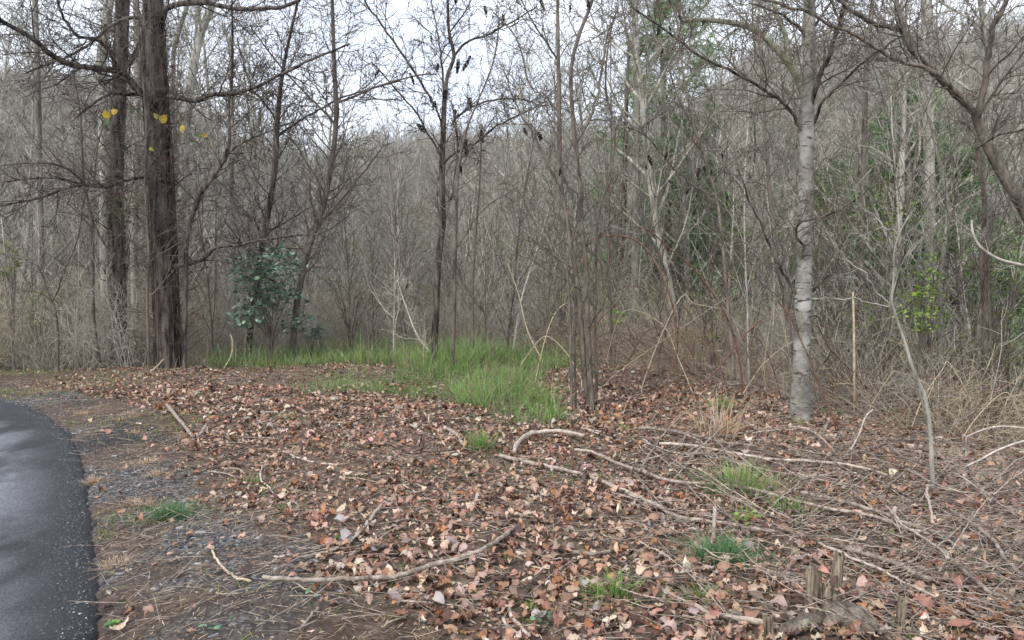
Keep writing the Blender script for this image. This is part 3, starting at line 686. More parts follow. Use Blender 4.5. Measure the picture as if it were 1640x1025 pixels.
def pine_proto(seed, h):
    R = random.Random(seed); out = []
    P = dict(seg=[.8, .4, .25], wander=[.012, .06, .1], up=[0.0, .035, .05], n=[0, 7, 0], ang=[1.2, .7, .6], ratio=[.26, .42, .4], start=[.2, .25, .2], maxl=2, rmin=.005, taper=.15, maxseg=18)
    grow(R, (0, 0, -.4), (0, 0, 1), h, h * .0105, 0, P, out)
    _, tp, tr_ = out[0]
    z = h * .22
    while z < h * .97:
        f = z / h; az = R.random() * 6
        for k in range(R.randrange(3, 5)):
            az += 2 * pi / 4 + R.uniform(-.5, .5); i = min(len(tp) - 2, int(f * (len(tp) - 1)))
            q = tuple(tp[i][c] for c in (0, 1)) + (z - .4,)
            l = (h * .24) * (1 - f) ** .7 * R.uniform(.6, 1.15) + .3
            grow(R, q, turn(R, (0, 0, 1), 1.25 - .5 * f, az), l, .022 * (1.1 - f) + .006, 1, P, out)
        z += h * .085 * R.uniform(.8, 1.2)
    li = [(p, r) for l, p, r in out if l == 1]; tw = [(p, r) for l, p, r in out if l > 1]
    pts = []
    for l, p, r in out:
        if l == 2 or l == 1:
            for q in p[(len(p) * 3 // 4 if l == 1 else len(p) // 2):]: pts.extend([tuple(q[c] + R.gauss(0, .12) for c in range(3)) for _ in (0, 1, 2)])
    v, f, c = needle_geo(pts, .25, 19, seed)
    pr = {'trunk': mesh('trunk', *tube_geo([(tp, tr_)], 8), M['bark_brown'], smooth=True), 'limbs': mesh('limbs', *tube_geo(li + tw, 3), M['bark_brown'], smooth=True), 'crown': mesh('crown', v, f, M['needle'], col=c)}
    print('pine', len(f)); KINDS.setdefault('pine', []).append(dict(parts=pr))
pine_proto(5, 14); pine_proto(6, 8)

# ------------------------------------------------------------------ hillside woods and thicket that read as one mass: geometry nodes
def gn_mass(name, protos, pts, rot, scl, idx, label):
    me = bpy.data.meshes.new(name); me.vertices.add(len(pts)); me.vertices.foreach_set('co', np.asarray(pts, np.float32).ravel())
    for nm, ty, arr in (('rotz', 'FLOAT', rot), ('scl', 'FLOAT', scl), ('idx', 'INT', idx)):
        a = me.attributes.new(nm, ty, 'POINT'); a.data.foreach_set('value', np.asarray(arr, np.float32 if ty == 'FLOAT' else np.int32))
    o = link(name, me); t = bpy.data.node_groups.new(name, 'GeometryNodeTree')
    t.interface.new_socket('Geometry', in_out='INPUT', socket_type='NodeSocketGeometry'); t.interface.new_socket('Geometry', in_out='OUTPUT', socket_type='NodeSocketGeometry')
    gi = t.nodes.new('NodeGroupInput'); go = t.nodes.new('NodeGroupOutput'); jn = t.nodes.new('GeometryNodeJoinGeometry')
    def na(nm, ty):
        n = t.nodes.new('GeometryNodeInputNamedAttribute'); n.data_type = ty; n.inputs[0].default_value = nm; return n.outputs[0]
    rz, sc, ix = na('rotz', 'FLOAT'), na('scl', 'FLOAT'), na('idx', 'INT')
    cx = t.nodes.new('ShaderNodeCombineXYZ'); t.links.new(rz, cx.inputs[2])
    for k, pm in enumerate(protos):
        po = bpy.data.objects.new(name + '_source', pm)
        oi = t.nodes.new('GeometryNodeObjectInfo'); oi.inputs[0].default_value = po; oi.transform_space = 'ORIGINAL'
        cmp_ = t.nodes.new('FunctionNodeCompare'); cmp_.data_type = 'INT'; cmp_.operation = 'EQUAL'
        ii = [s for s in cmp_.inputs if s.type == 'INT']; t.links.new(ix, ii[0]); ii[1].default_value = k
        ip = t.nodes.new('GeometryNodeInstanceOnPoints'); t.links.new(gi.outputs[0], ip.inputs['Points']); t.links.new(cmp_.outputs[0], ip.inputs['Selection'])
        t.links.new(oi.outputs['Geometry'], ip.inputs['Instance']); t.links.new(cx.outputs[0], ip.inputs['Rotation']); t.links.new(sc, ip.inputs['Scale'])
        t.links.new(ip.outputs[0], jn.inputs[0])
    t.links.new(jn.outputs[0], go.inputs[0])
    md = o.modifiers.new('scatter', 'NODES'); md.node_group = t
    return tag(o, label, name.replace('_', ' '), kind='stuff')
def allmesh(kind): return [mesh(kind, d['all'][0], d['all'][1], d['mat'], smooth=True) for d in KINDS[kind]]

g = np.random.default_rng(77)
n = 6200
y = 46 + (205 - 46) * g.random(n) ** .75; x = (g.random(n) * 2 - 1) * (y * .74 + 4)
kk = ~((np.abs(CU + F * x / y - 605) < 36) & (y < 56)); x, y = x[kk], y[kk]; n = len(x)
z = height(x, y)
woods = gn_mass('hillside_woods', allmesh('far'), np.stack([x, y, z], 1), g.uniform(0, 6.28, n), g.uniform(.62, 1.12, n), g.integers(0, 4, n), 'bare grey brown woods covering the hillside beyond the hollow')
# ------------------------------------------------------------------ individuals between the bank and the hillside
def clear_view(x, y):
    u = CU + F * x / y; return (abs(u - 605) < 24) & (y > 16) & (y < 36)
def place(kind, i, x, y, s, rz, name, label, cat, group, tilt=(0, 0), sz=1.0):
    if '%' in label:
        tn = tone(kind); big = ['short', 'medium', 'tall'][min(2, int((s - .45) / .25))]; dist = ['near ', 'rear ', 'far '][(y > 17) + (y > 27)]
        label = label % (dist + big + ' ' + tn[i % len(tn)], where(x, y))
    d = KINDS[kind][i % len(KINDS[kind])]; t = thing(name, (x, y, H1(x, y)), label, cat, group)
    t.rotation_euler = (tilt[0], tilt[1], rz); t.scale = (s, s, s * sz)
    for k, me in d['parts'].items(): link(k, me, t)
    return t
KEEP = []   # (x, y, radius) spots kept free
def poisson(n, fx, seed, mind):
    R = random.Random(seed); pts = []; tries = 0
    while len(pts) < n and tries < n * 40:
        tries += 1; p = fx(R)
        if p is None: continue
        if not clear_view(*p) and all((p[0] - q[0]) ** 2 + (p[1] - q[1]) ** 2 > mind * mind for q in pts): pts.append(p)
    return pts
def ycr(x): return float(np.interp(x, CX, CY))
def band(d0, d1, wide=.72):
    def f(R):
        y = R.uniform(10, 50); x = R.uniform(-1, 1) * (y * wide + 1.0); d = y - ycr(x)
        return (x, y) if d0 < d < d1 else None
    return f
R = random.Random(41)
for x, y in poisson(150, band(6, 34), 1, 1.5):
    u_ = CU + F * x / y; top = np.interp(u_, [0, 300, 400, 520, 600, 780, 860, 1000, 1640], [1.2, 1.2, .8, .24, .19, .19, .4, 1.2, 1.2]) * y + 5.2
    place('tree', R.randrange(4), x, y, min(top / 15.0, R.uniform(.62, 1.12)), R.uniform(0, 6.28), 'bare_tree', '%s bare forest tree %s', 'tree', 'bare forest trees beyond the bank', (R.gauss(0, .03), R.gauss(0, .03)))
for x, y in poisson(230, band(2.0, 20), 2, .8):
    place('sapling', R.randrange(4), x, y, R.uniform(.5, 1.1), R.uniform(0, 6.28), 'slender_sapling', '%s thin bare sapling %s', 'sapling', 'thin bare saplings in the thicket', (R.gauss(0, .10), R.gauss(0, .15)))
for x, y in poisson(64, band(2.0, 16), 3, 1.1):
    place('budding', R.randrange(2), x, y, R.uniform(.5, .9), R.uniform(0, 6.28), 'budding_sapling', '%s sapling with yellow green buds %s', 'sapling', 'budding saplings in the thicket', (R.gauss(0, .07), R.gauss(0, .07)))
for x, y in poisson(285, band(.7, 8), 4, .55):
    place('shrub', R.randrange(4), x, y, R.uniform(.55, 1.1), R.uniform(0, 6.28), 'bare_shrub', '%s twiggy bare shrub %s', 'shrub', 'bare shrubs in the undergrowth')
def brz(R):
    x = R.uniform(.5, 9); y = R.uniform(8.5, 16); d = y - ycr(x)
    return (x, y) if -.7 < d < 2.8 and R.random() < np.interp(x, [3.2, 5], [1, .22]) and abs(x) < y * .72 else None
for x, y in poisson(150, brz, 5, .27):
    place('bramble', R.randrange(4), x, y, R.uniform(.45, .95), R.uniform(0, 6.28), 'bramble', '%s arching dead bramble %s', 'bramble', 'dead brambles along the bank')
g = np.random.default_rng(78); n = 2600
y = g.uniform(13, 52, n); x = (g.random(n) * 2 - 1) * (y * .74 + 1); d = y - np.interp(x, CX, CY); k = (d > 4.0) & ~clear_view(x, y); x, y = x[k], y[k]; n = len(x)
gn_mass('undergrowth', allmesh('shrub'), np.stack([x, y, height(x, y)], 1), g.uniform(0, 6.28, n), g.uniform(.7, 1.5, n), g.integers(0, 4, n), 'dense bare undergrowth filling the hollow behind the saplings')
# pines at real spots
for u, Yp, k, s, lab in ((1078, 21, 0, 1.0, 'tall soft green pine behind the pale straight tree'), (1045, 27, 1, 1.25, 'shorter pine just left behind the pale straight tree'), (1470, 19, 1, 1.35, 'green pine right of the beech among bare trees'), (1590, 17, 1, .85, 'green pine near the right edge behind twin trunks'), (1385, 27, 1, 1.1, 'distant pine between the beech and the leaning tree'), (1180, 30, 1, .9, 'distant pine low between brambles and beech'), (75, 30, 1, .9, 'hazy distant pine at the left edge'), (1540, 22, 0, .6, 'tall thin pine behind the forked leaning tree'), (1440, 16, 1, 1.0, 'nearest small pine behind the pale crooked sapling'), (1520, 15.5, 1, .95, 'small pine between the slim grey trunk and the twin trunks'), (1345, 21, 1, 1.15, 'soft green pine close right of the beech'), (1130, 22, 1, 1.05, 'loose green pine right of the pale straight tree'), (1625, 14.5, 1, .66, 'small pine at the right edge beyond the leaning trunk'), (1500, 26, 0, .62, 'tall pine rising behind the twin trunks'), (1400, 18, 1, .8, 'green pine behind the pale crooked sapling tip'), (1600, 24, 0, .5, 'upright pine at far right behind the leaning trunk'), (960, 30, 1, .85, 'distant pine behind the reddish stem clump')):
    x = (u - CU) / F * Yp
    place('pine', k, x, Yp, s, u * .7, 'pine_tree', lab, 'pine tree', None)
print('woods done')

# ------------------------------------------------------------------ trees traced one by one
def catmull(P, k=4):
    P = [P[0]] + list(P) + [P[-1]]; out = []
    for i in range(1, len(P) - 2):
        a, b, c, d = (np.array(P[j], float) for j in (i - 1, i, i + 1, i + 2))
        for j in range(k):
            t = j / k; out.append(.5 * ((2 * b) + (-a + c) * t + (2 * a - 5 * b + 4 * c - d) * t * t + (-a + 3 * b - 3 * c + d) * t ** 3))
    out.append(np.array(P[-2], float)); return out
def trace(pts, Y0, Y1=None, k=4, foot=False, jit=0.0, R=None):
    """pts: (u, v, width in picture points) from the base up; Y0..Y1 real distance along it."""
    n = len(pts); Y1 = Y0 if Y1 is None else Y1; W_ = []
    for i, (u, v, w) in enumerate(pts):
        Y = Y0 + (Y1 - Y0) * i / max(1, n - 1); p = at(u, v, Y); W_.append((p[0], p[1], p[2], w * Y / F / 2))
    Q = catmull(W_, k)
    P_ = [tuple(q[:3]) for q in Q]; r = [max(.0012, float(q[3])) for q in Q]
    if jit and R: P_ = [P_[0]] + [tuple(c + R.gauss(0, jit) for c in p) for p in P_[1:-1]] + [P_[-1]]
    if foot:
        x, y, z = P_[0]; h = H1(x, y) - .12
        if z > h + .2:
            m_ = max(2, int((z - h) / .5)); P_ = [(x, y, h + (z - h) * i / m_) for i in range(m_)] + P_; r = [r[0] * (1.15 - .15 * i / m_) for i in range(m_)] + r
        else: P_ = [(x, y, h)] + P_; r = [r[0] * 1.12] + r
    return P_, r
def dirs_of(P_):
    A = np.array(P_); T = np.gradient(A, axis=0); return [norm(tuple(t)) for t in T]
TW = dict(seg=[.2, .12, .09, .07], wander=[.1, .13, .17, .2], up=[.03, .03, .02, 0], ang=[.75, .75, .75, .7], ratio=[.4, .45, .45, .4], start=[.1, .15, .15, .15], maxl=3, taper=.2, maxseg=10, slim=.015)
def adorn(R, P_, r, n, ln, lvl=1, rmin=.0016, start=.15, ang=.8, up=None, sub=(5, 4)):
    """side twigs growing from a traced limb"""
    D = dict(TW); D['n'] = [n, sub[0], sub[1], 0]; D['len'] = [ln, ln * .5, ln * .27, .1]; D['rmin'] = rmin; D['ang'] = [ang, .75, .75, .7]
    if up is not None: D['up'] = up
    D['maxl'] = 3 if sub[1] else 2
    out = []; spawn(R, P_, r, dirs_of(P_), ln, 0, D, out, start)
    return out
def build_tree(name, label, cat, mat, trunk, Y, limbs=(), twig=None, Y1=None, sides=10, seed=1, tmat=None, group=None, ridge=0.0, tr_twigs=(0, .8), rmin=.0026, twmat=None, stems=()):
    """trunk: picture trace; limbs: list of (trace, Y0, Y1, n twigs, twig length)."""
    R = random.Random(seed)
    P_, r = trace(trunk, Y, Y1, foot=True)
    base = P_[0]; o = (base[0], base[1], H1(base[0], base[1]))
    t = thing(name, o, label, cat, group)
    if ridge:
        Pd = resample(np.array([tuple(p) + (q,) for p, q in zip(P_, r)]), .045); sd = 56
        v, q = tube_geo([(list(map(tuple, Pd[:, :3])), list(Pd[:, 3]))], sd)
        V = v.reshape(len(Pd), sd, 3); c = Pd[:, None, :3]; a = np.arange(sd) / sd * 2 * pi
        zz = np.arange(len(Pd)) * .045; AA, Z2 = np.meshgrid(a, zz)
        nn = (fbm(np.cos(AA) * 5 + 9, np.sin(AA) * 5 + Z2 * .8 + 9, seed, 3) + fbm(np.cos(AA) * 2.4 + 3, np.sin(AA) * 2.4 + Z2 * .6, seed + 9, 2) + .5 * fbm(np.cos(AA) * 12 + 3, np.sin(AA) * 12 + Z2 * 6, seed + 4, 2))
        hh = np.clip(1.5 - zz / .5, 0, 1)[:, None] * .10 * (1 + np.cos(AA * 5 + seed)) * .5
        V = c + (V - c) * (1 + ridge * nn[..., None] + hh[..., None]); v = V.reshape(-1, 3)
        link('trunk', mesh('trunk', v - np.array(o), q, mat, smooth=True), t)
    else:
        tubes('trunk', [(P_, r)], mat, sides, t, o)
    tw = []
    if tr_twigs[0]: tw += adorn(R, P_, r, tr_twigs[0], tr_twigs[1], rmin=rmin, start=.22)
    for s_ in stems:
        Ps, rs = trace(s_[0], s_[1], s_[2], foot=len(s_) > 5 and s_[5]); tubes('stem', [(Ps, rs)], tmat or mat, 7, t, o); tw += adorn(R, Ps, rs, s_[3], s_[4], rmin=rmin)
    for tr_, a, b, nt, lt in limbs:
        Pl, rl = trace(tr_, a, b, jit=.006, R=R)
        tubes('limb', [(Pl, rl)], tmat or mat, 6, t, o)
        if nt: tw += adorn(R, Pl, rl, nt, lt, rmin=rmin)
    if tw: tubes('twigs', [(p, q) for _, p, q in tw], twmat or tmat or mat, 3, t, o)
    return t, tw
def w_(seq, w0, w1): return [(u, v, w0 + (w1 - w0) * i / (len(seq) - 1)) for i, (u, v) in enumerate(seq)]

M['moss_bark'] = bark('mossy grey bark', (.07, .075, .035), (.30, .30, .22), 8, (1, 1, .6), .1)
# big left pair
Y = 13.6
t1, tw1 = build_tree('old_tree', 'largest dark rough trunk at the left wrapped in hairy vines', 'tree', M['bark_dark'],
    [(268, 586, 34), (266, 520, 31), (263, 400, 32), (257, 300, 34), (252, 200, 34), (247, 120, 35), (245, 50, 31), (245, -60, 30)], Y, seed=5, ridge=.20, tr_twigs=(26, 1.3), rmin=.0036, limbs=[
    (w_([(238, 158), (215, 138), (190, 114), (150, 109), (98, 98), (52, 62), (0, 32), (-60, -10)], 12.8, 5.2), Y, 10.5, 26, 1.3),
    (w_([(192, 113), (170, 75), (148, 62), (125, 58), (103, 30), (92, 0), (85, -30)], 6.4, 3.0), 12.6, 11.5, 14, 1.0),
    (w_([(268, 155), (290, 158), (316, 162), (340, 152), (380, 148), (412, 138), (450, 120), (500, 95), (560, 70)], 8.8, 3.0), Y, 12, 22, 1.2),
    (w_([(258, 40), (266, 15), (290, 6), (330, 4), (370, 13), (410, 14), (450, 12), (480, 0)], 9.6, 5.2), Y, 12, 18, 1.2),
    (w_([(266, 428), (300, 422), (325, 414), (345, 397), (380, 392), (450, 380), (510, 376)], 8.0, 3.0), Y, 12, 16, .9),
    (w_([(240, 150), (215, 152), (190, 151), (165, 155), (120, 190)], 7.2, 3.0), Y, 12.8, 10, .9),
    (w_([(252, 282), (225, 284), (195, 290), (160, 300), (90, 285), (10, 291)], 6.4, 2.2), Y, 12, 16, 1.0),
    (w_([(228, 30), (200, 30), (170, 48), (150, 66), (125, 82), (90, 98), (40, 118)], 6.4, 3.0), Y, 12.5, 14, 1.0)])
# vines on it
R = random.Random(66); vp = []
for k in range(34):
    a0 = R.uniform(0, 6.28); pts = []; rr = R.uniform(.005, .014); z0 = H1(*at(270, 586, Y)[:2])
    for i in range(26):
        f = i / 25; v = 586 - f * 560 * R.uniform(.97, 1.03); u = np.interp(v, [0, 120, 300, 586], [243, 246, 258, 270]); c = at(u, v, Y); a = a0 + f * R.choice((-1, 1)) * .12 + f * 1.2 * sin(k)
        rad = .195 * (1 + .25 * max(0, 1 - f * 9)) + .04 * R.random(); pts.append((c[0] + cos(a) * rad, c[1] + sin(a) * rad, c[2] + (0 if i else -.3)))
    vp.append((pts, [rr * (1 - .6 * i / 25) for i in range(26)]))
P_ = [p for p, r in vp]; o = tuple(t1.location)
tubes('vine', vp, M['bark_dark'], 5, t1, o)
hair = []
for p, r in vp:
    hair += [(a, b) for _, a, b in adorn(R, p, r, 22, .75, rmin=.0022, start=.03, ang=1.1, up=[-.02, 0, 0, 0], sub=(3, 0))]
tubes('vine_twigs', hair, M['bark_red'], 3, t1, o)
Y = 15.0
build_tree('mossy_tree', 'second tall trunk left of the largest one with green moss midway up', 'tree', M['bark_dark'],
    [(192, 584, 28), (190, 500, 26), (187, 400, 25), (185, 300, 23), (188, 200, 21), (192, 100, 21), (196, 0, 20), (198, -60, 19)], Y, seed=6, ridge=.18, tr_twigs=(34, 1.4), rmin=.0046, limbs=[
    (w_([(186, 310), (160, 296), (110, 300), (60, 318), (0, 330)], 7, 3), Y, 13.5, 12, 1.0),
    (w_([(190, 120), (215, 90), (228, 60), (232, 20), (240, -30)], 9, 6), Y, 15, 10, 1.0)])
build_tree('leaning_tree', 'pale trunk leaning left of the mossy tree, narrowing upward', 'tree', M['bark_grey'],
    [(170, 560, 15), (168, 400, 15), (166, 250, 15), (162, 120, 15), (166, 60, 14), (176, 0, 13), (185, -50, 12)], 17.5, seed=7, tr_twigs=(30, 1.5), rmin=.0046)
build_tree('leaning_tree', 'grey trunk leaning right just behind the largest left trunk', 'tree', M['bark_grey'],
    [(286, 470, 15), (292, 320, 14), (298, 210, 14), (306, 130, 13), (320, 60, 12), (338, 10, 12), (350, -40, 10)], 18, seed=8, tr_twigs=(34, 1.5), rmin=.0046, stems=[
    (w_([(276, 560), (277, 300), (277, 110), (284, 60), (303, 0), (312, -30)], 8, 6), 19, 19, 14, 1.2, True)])
build_tree('thin_tree', 'straight thin tree behind the mossy tree, branching high', 'tree', M['bark_grey'],
    [(216, 560, 11), (215, 400, 11), (217, 250, 11), (220, 120, 11), (218, 0, 9), (216, -50, 8)], 17, seed=9, tr_twigs=(30, 1.4), rmin=.0046)
build_tree('thin_tree', 'slim brown sapling between the two dark left trunks', 'sapling', M['bark_brown'],
    [(238, 580, 4), (236, 480, 4), (238, 400, 3.5), (233, 300, 3.2), (234, 200, 3), (226, 100, 2.4), (214, 20, 2)], 12.6, seed=10, tr_twigs=(24, 1.0), rmin=.0036)
build_tree('thin_tree', 'straight grey tree near the left edge behind low twigs', 'tree', M['bark_far'],
    [(68, 570, 13), (64, 400, 12), (62, 250, 10), (60, 120, 9), (56, 0, 8), (54, -40, 7)], 18, seed=11, tr_twigs=(40, 1.6), rmin=.0046)
build_tree('crooked_sapling', 'crooked dark sapling with broken top at far left near the bank edge', 'sapling', M['bark_brown'],
    [(92, 600, 6), (92, 550, 6), (88, 500, 5.5), (76, 470, 5), (66, 440, 4), (60, 425, 3.5)], 13.2, seed=12, tr_twigs=(10, .7), limbs=[(w_([(84, 482), (95, 460), (105, 430), (125, 380), (135, 320), (150, 250)], 3, 1.5), 13.2, 12.6, 12, .7)])
build_tree('crooked_sapling', 'crooked sapling left of the mossy trunk with angled upper branches', 'sapling', M['bark_brown'],
    [(160, 585, 7), (150, 520, 6.5), (148, 430, 6), (147, 360, 6), (140, 320, 5), (133, 290, 5), (131, 240, 4), (128, 180, 3), (118, 120, 2)], 14.2, seed=13, tr_twigs=(26, 1.1), limbs=[(w_([(136, 306), (150, 290), (153, 250), (165, 200)], 4, 2), 14.2, 14.2, 8, .8), (w_([(134, 292), (110, 272), (82, 262), (40, 262), (0, 266)], 4, 2), 14.2, 13, 12, .9)])
build_tree('dark_sapling', 'dark sapling leaning from the holly bush up past the left ridge dip', 'sapling', M['bark_dark'],
    [(398, 565, 9), (404, 500, 9), (414, 440, 9), (418, 400, 8.5), (428, 350, 8.5), (440, 270, 8.5), (444, 200, 8), (452, 120, 6), (466, 50, 4.5), (480, -10, 4)], 14.5, seed=14, tr_twigs=(44, 1.4), rmin=.004, limbs=[
    (w_([(441, 220), (470, 200), (500, 182), (540, 160), (575, 148), (640, 130)], 4, 2), 14.5, 14, 12, 1), (w_([(444, 195), (420, 160), (400, 135), (380, 60)], 4, 2), 14.5, 14.5, 12, .9)])
build_tree('dark_sapling', 'angled dark branch rising beside the largest left trunk then forking up', 'tree', M['bark_dark'],
    [(295, 578, 7), (298, 450, 7), (300, 380, 6.5), (318, 318, 7), (340, 285, 6.5), (362, 250, 6), (368, 215, 5), (366, 170, 4), (372, 120, 4), (372, 20, 3), (370, -20, 2.5)], 13, seed=15, tr_twigs=(30, 1.0), rmin=.0036, limbs=[(w_([(364, 246), (390, 228), (420, 215), (470, 195)], 3.5, 2), 13, 13, 8, .8)])
build_tree('curving_tree', 'brown sapling curving upward left of centre with a bent lower stem', 'tree', M['bark_brown'],
    [(468, 575, 10), (474, 500, 10), (482, 450, 10), (498, 385, 9.5), (516, 335, 9), (526, 290, 9), (534, 240, 8), (539, 180, 8), (536, 120, 7), (534, 60, 6), (532, 0, 6), (530, -40, 5)], 14, seed=16, tr_twigs=(46, 1.5), rmin=.004, limbs=[
    (w_([(500, 378), (520, 350), (545, 322), (575, 285), (610, 240)], 4.5, 2), 14, 14, 12, 1), (w_([(539, 165), (565, 155), (600, 140), (660, 122), (700, 118)], 4, 2), 14, 14, 12, 1), (w_([(538, 200), (510, 170), (480, 140), (440, 95), (400, 40)], 4, 2), 14, 14, 14, 1)])
build_tree('thin_tree', 'faint grey sapling right of the holly bush', 'tree', M['bark_far'],
    [(372, 580, 8), (374, 480, 8), (373, 380, 7), (371, 280, 6.5), (372, 180, 5), (368, 60, 4)], 14.5, seed=17, tr_twigs=(30, 1.1), rmin=.0036)

# centre tree with seed heads
Y = 12.6
SH = []
t7, tw7 = build_tree('seed_head_tree', 'central slender dark tree with forked crown and hanging seed heads', 'tree', M['bark_dark'],
    [(695, 572, 12), (698, 500, 11.5), (702, 420, 11), (709, 360, 10.5), (708, 310, 10), (708, 265, 9.5), (710, 210, 9), (712, 160, 8), (717, 120, 6), (727, 90, 6), (719, 50, 5), (717, 0, 4), (715, -40, 3)], Y, seed=20, tr_twigs=(12, 1.0), rmin=.0038, limbs=[
    (w_([(708, 265), (722, 250), (745, 235), (763, 228), (790, 205), (820, 190), (860, 170)], 5, 2.5), Y, 12.0, 10, .7),
    (w_([(712, 262), (700, 240), (680, 205), (665, 178), (640, 150), (610, 115), (595, 100)], 4, 2), Y, 12.4, 10, .7),
    (w_([(722, 200), (735, 186), (760, 170), (790, 161), (830, 158), (870, 170)], 4, 2), Y, 12.4, 10, .7),
    (w_([(700, 175), (688, 155), (672, 128), (650, 95), (625, 60), (605, 32), (588, 8), (575, -20)], 4.5, 3), Y, 12.2, 14, .8),
    (w_([(712, 215), (706, 195), (700, 178), (690, 158)], 4, 3), Y, 12.5, 3, .5),
    (w_([(711, 150), (708, 110), (704, 75), (698, 40), (688, -20)], 4, 2), Y, 12.6, 12, .8),
    (w_([(727, 90), (745, 68), (775, 58), (800, 45), (830, 30), (860, 10)], 4, 2), Y, 12.2, 12, .8),
    (w_([(708, 290), (722, 320), (730, 260), (733, 225), (728, 190), (722, 160)], 3, 2.5), 12.4, 12.4, 6, .6),
    (w_([(718, 55), (740, 25), (760, -10)], 3, 2), Y, 12.4, 6, .6)])
build_tree('slender_dark_stem', 'thin straight stem just right of the seed head tree', 'tree', M['bark_brown'],
    [(724, 600, 6.5), (727, 520, 6), (728, 440, 6), (731, 340, 5.5), (733, 280, 5), (745, 215, 4), (762, 170, 3), (790, 100, 2.5), (800, 30, 2)], 12, seed=21, tr_twigs=(26, .9), rmin=.003, limbs=[
    (w_([(729, 400), (745, 375), (765, 345), (795, 320), (830, 300)], 3, 1.5), 12, 12, 6, .6)])
for i, (tr_, Ys, lab) in enumerate([
    ([(693, 558, 3), (670, 480, 3), (640, 400, 2.6), (612, 345, 2)], 13, 'leaning bare pole left of the seed head tree base'),
    ([(700, 575, 3), (670, 540, 3), (650, 490, 2.5), (640, 460, 2)], 12.6, 'pale dead stick leaning against the central thicket'),
    ([(795, 575, 4), (775, 500, 4), (745, 460, 3.5), (735, 430, 3)], 12.6, 'short leaning dark stem right of the central stems'),
    ([(822, 560, 3), (835, 480, 3), (860, 400, 2.6), (880, 330, 2)], 14, 'tall pale pole leaning right in the central thicket'),
    ([(760, 590, 4), (757, 500, 4), (760, 400, 3.5), (768, 300, 3), (772, 200, 2.5)], 14, 'thin upright grey stem in the central thicket')]):
    build_tree('leaning_pole', lab, 'sapling', M['bark_pale' if i in (1, 3) else 'bark_brown'], tr_, Ys, seed=30 + i, tr_twigs=(10, .6))

# three stemmed sapling clump
Y = 9.4
cl9, _x = build_tree('multi_stem_sapling', 'clump of tall reddish stems rising from one base right of the grass', 'sapling', M['bark_brown'],
    [(945, 658, 10), (936, 600, 9), (932, 540, 9), (925, 460, 8.5), (916, 400, 8), (906, 340, 8), (897, 290, 7.5), (896, 200, 7), (894, 90, 6), (893, 0, 5), (893, -40, 4)], Y, seed=40, tr_twigs=(20, 1.0), rmin=.0026, stems=[
    (w_([(948, 655), (944, 590), (940, 500), (938, 430), (931, 360), (929, 300), (922, 240), (916, 170), (915, 110), (926, 60), (946, 8), (955, -30)], 10, 5), Y - .05, Y, 22, 1.0, True),
    (w_([(915, 640), (914, 560), (912, 480), (908, 420), (920, 370), (932, 330)], 4.5, 3), Y - .3, Y, 8, .7, True),
    (w_([(922, 635), (920, 560), (921, 490), (915, 440)], 4, 3), Y - .2, Y, 6, .6, True),
    (w_([(955, 620), (953, 540), (955, 470), (955, 400), (960, 340), (985, 230), (970, 140), (976, 60), (990, 10)], 5, 2.5), Y + .4, Y + .4, 14, .8, True)], limbs=[
    (w_([(913, 455), (885, 405), (860, 365), (840, 325), (826, 300)], 4, 2), Y, Y, 8, .6),
    (w_([(896, 295), (875, 260), (855, 215), (838, 190), (820, 150), (806, 110)], 4.5, 2), Y, Y, 10, .7),
    (w_([(922, 232), (945, 190), (958, 145), (967, 90), (976, 45)], 5, 3), Y, Y, 10, .7),
    (w_([(896, 100), (880, 75), (862, 50), (845, 20), (830, -10)], 3.5, 2), Y, Y, 8, .7),
    (w_([(894, 180), (870, 150), (850, 140), (826, 60), (790, 20)], 3, 2), Y, Y, 8, .7)])
# pale straight tree behind
build_tree('pale_straight_tree', 'straight pale grey tree right of the sapling clump with rising branches', 'tree', M['bark_grey'],
    [(1014, 575, 17), (1016, 500, 15), (1018, 420, 14), (1019, 320, 12.5), (1020, 220, 11), (1019, 140, 10), (1018, 60, 9), (1017, 0, 8.5), (1017, -50, 8)], 17, seed=50, tr_twigs=(20, 1.3), rmin=.0046, twmat=M['bark_far'], limbs=[
    (w_([(1020, 222), (1045, 190), (1075, 155), (1110, 120), (1150, 90)], 5, 2.5), 17, 16.5, 12, 1.0),
    (w_([(1019, 208), (1000, 185), (985, 155), (970, 120), (955, 80)], 4, 2), 17, 17, 10, 1.0),
    (w_([(1018, 140), (1035, 110), (1060, 80), (1080, 40)], 4, 2), 17, 17, 10, 1.0),
    (w_([(1018, 75), (1000, 45), (985, 10)], 4, 2), 17, 17, 8, 1.0),
    (w_([(1020, 300), (1060, 270), (1100, 235), (1150, 185), (1210, 140)], 4, 2), 17, 16, 14, 1.0)])
build_tree('dark_tree', 'dark straight trunk between sapling clump and pale straight tree', 'tree', M['bark_dark'],
    [(990, 570, 13), (992, 500, 11), (996, 400, 10), (1000, 300, 8), (1003, 180, 6), (1008, 60, 4)], 19, seed=51, tr_twigs=(26, 1.3), rmin=.0046)

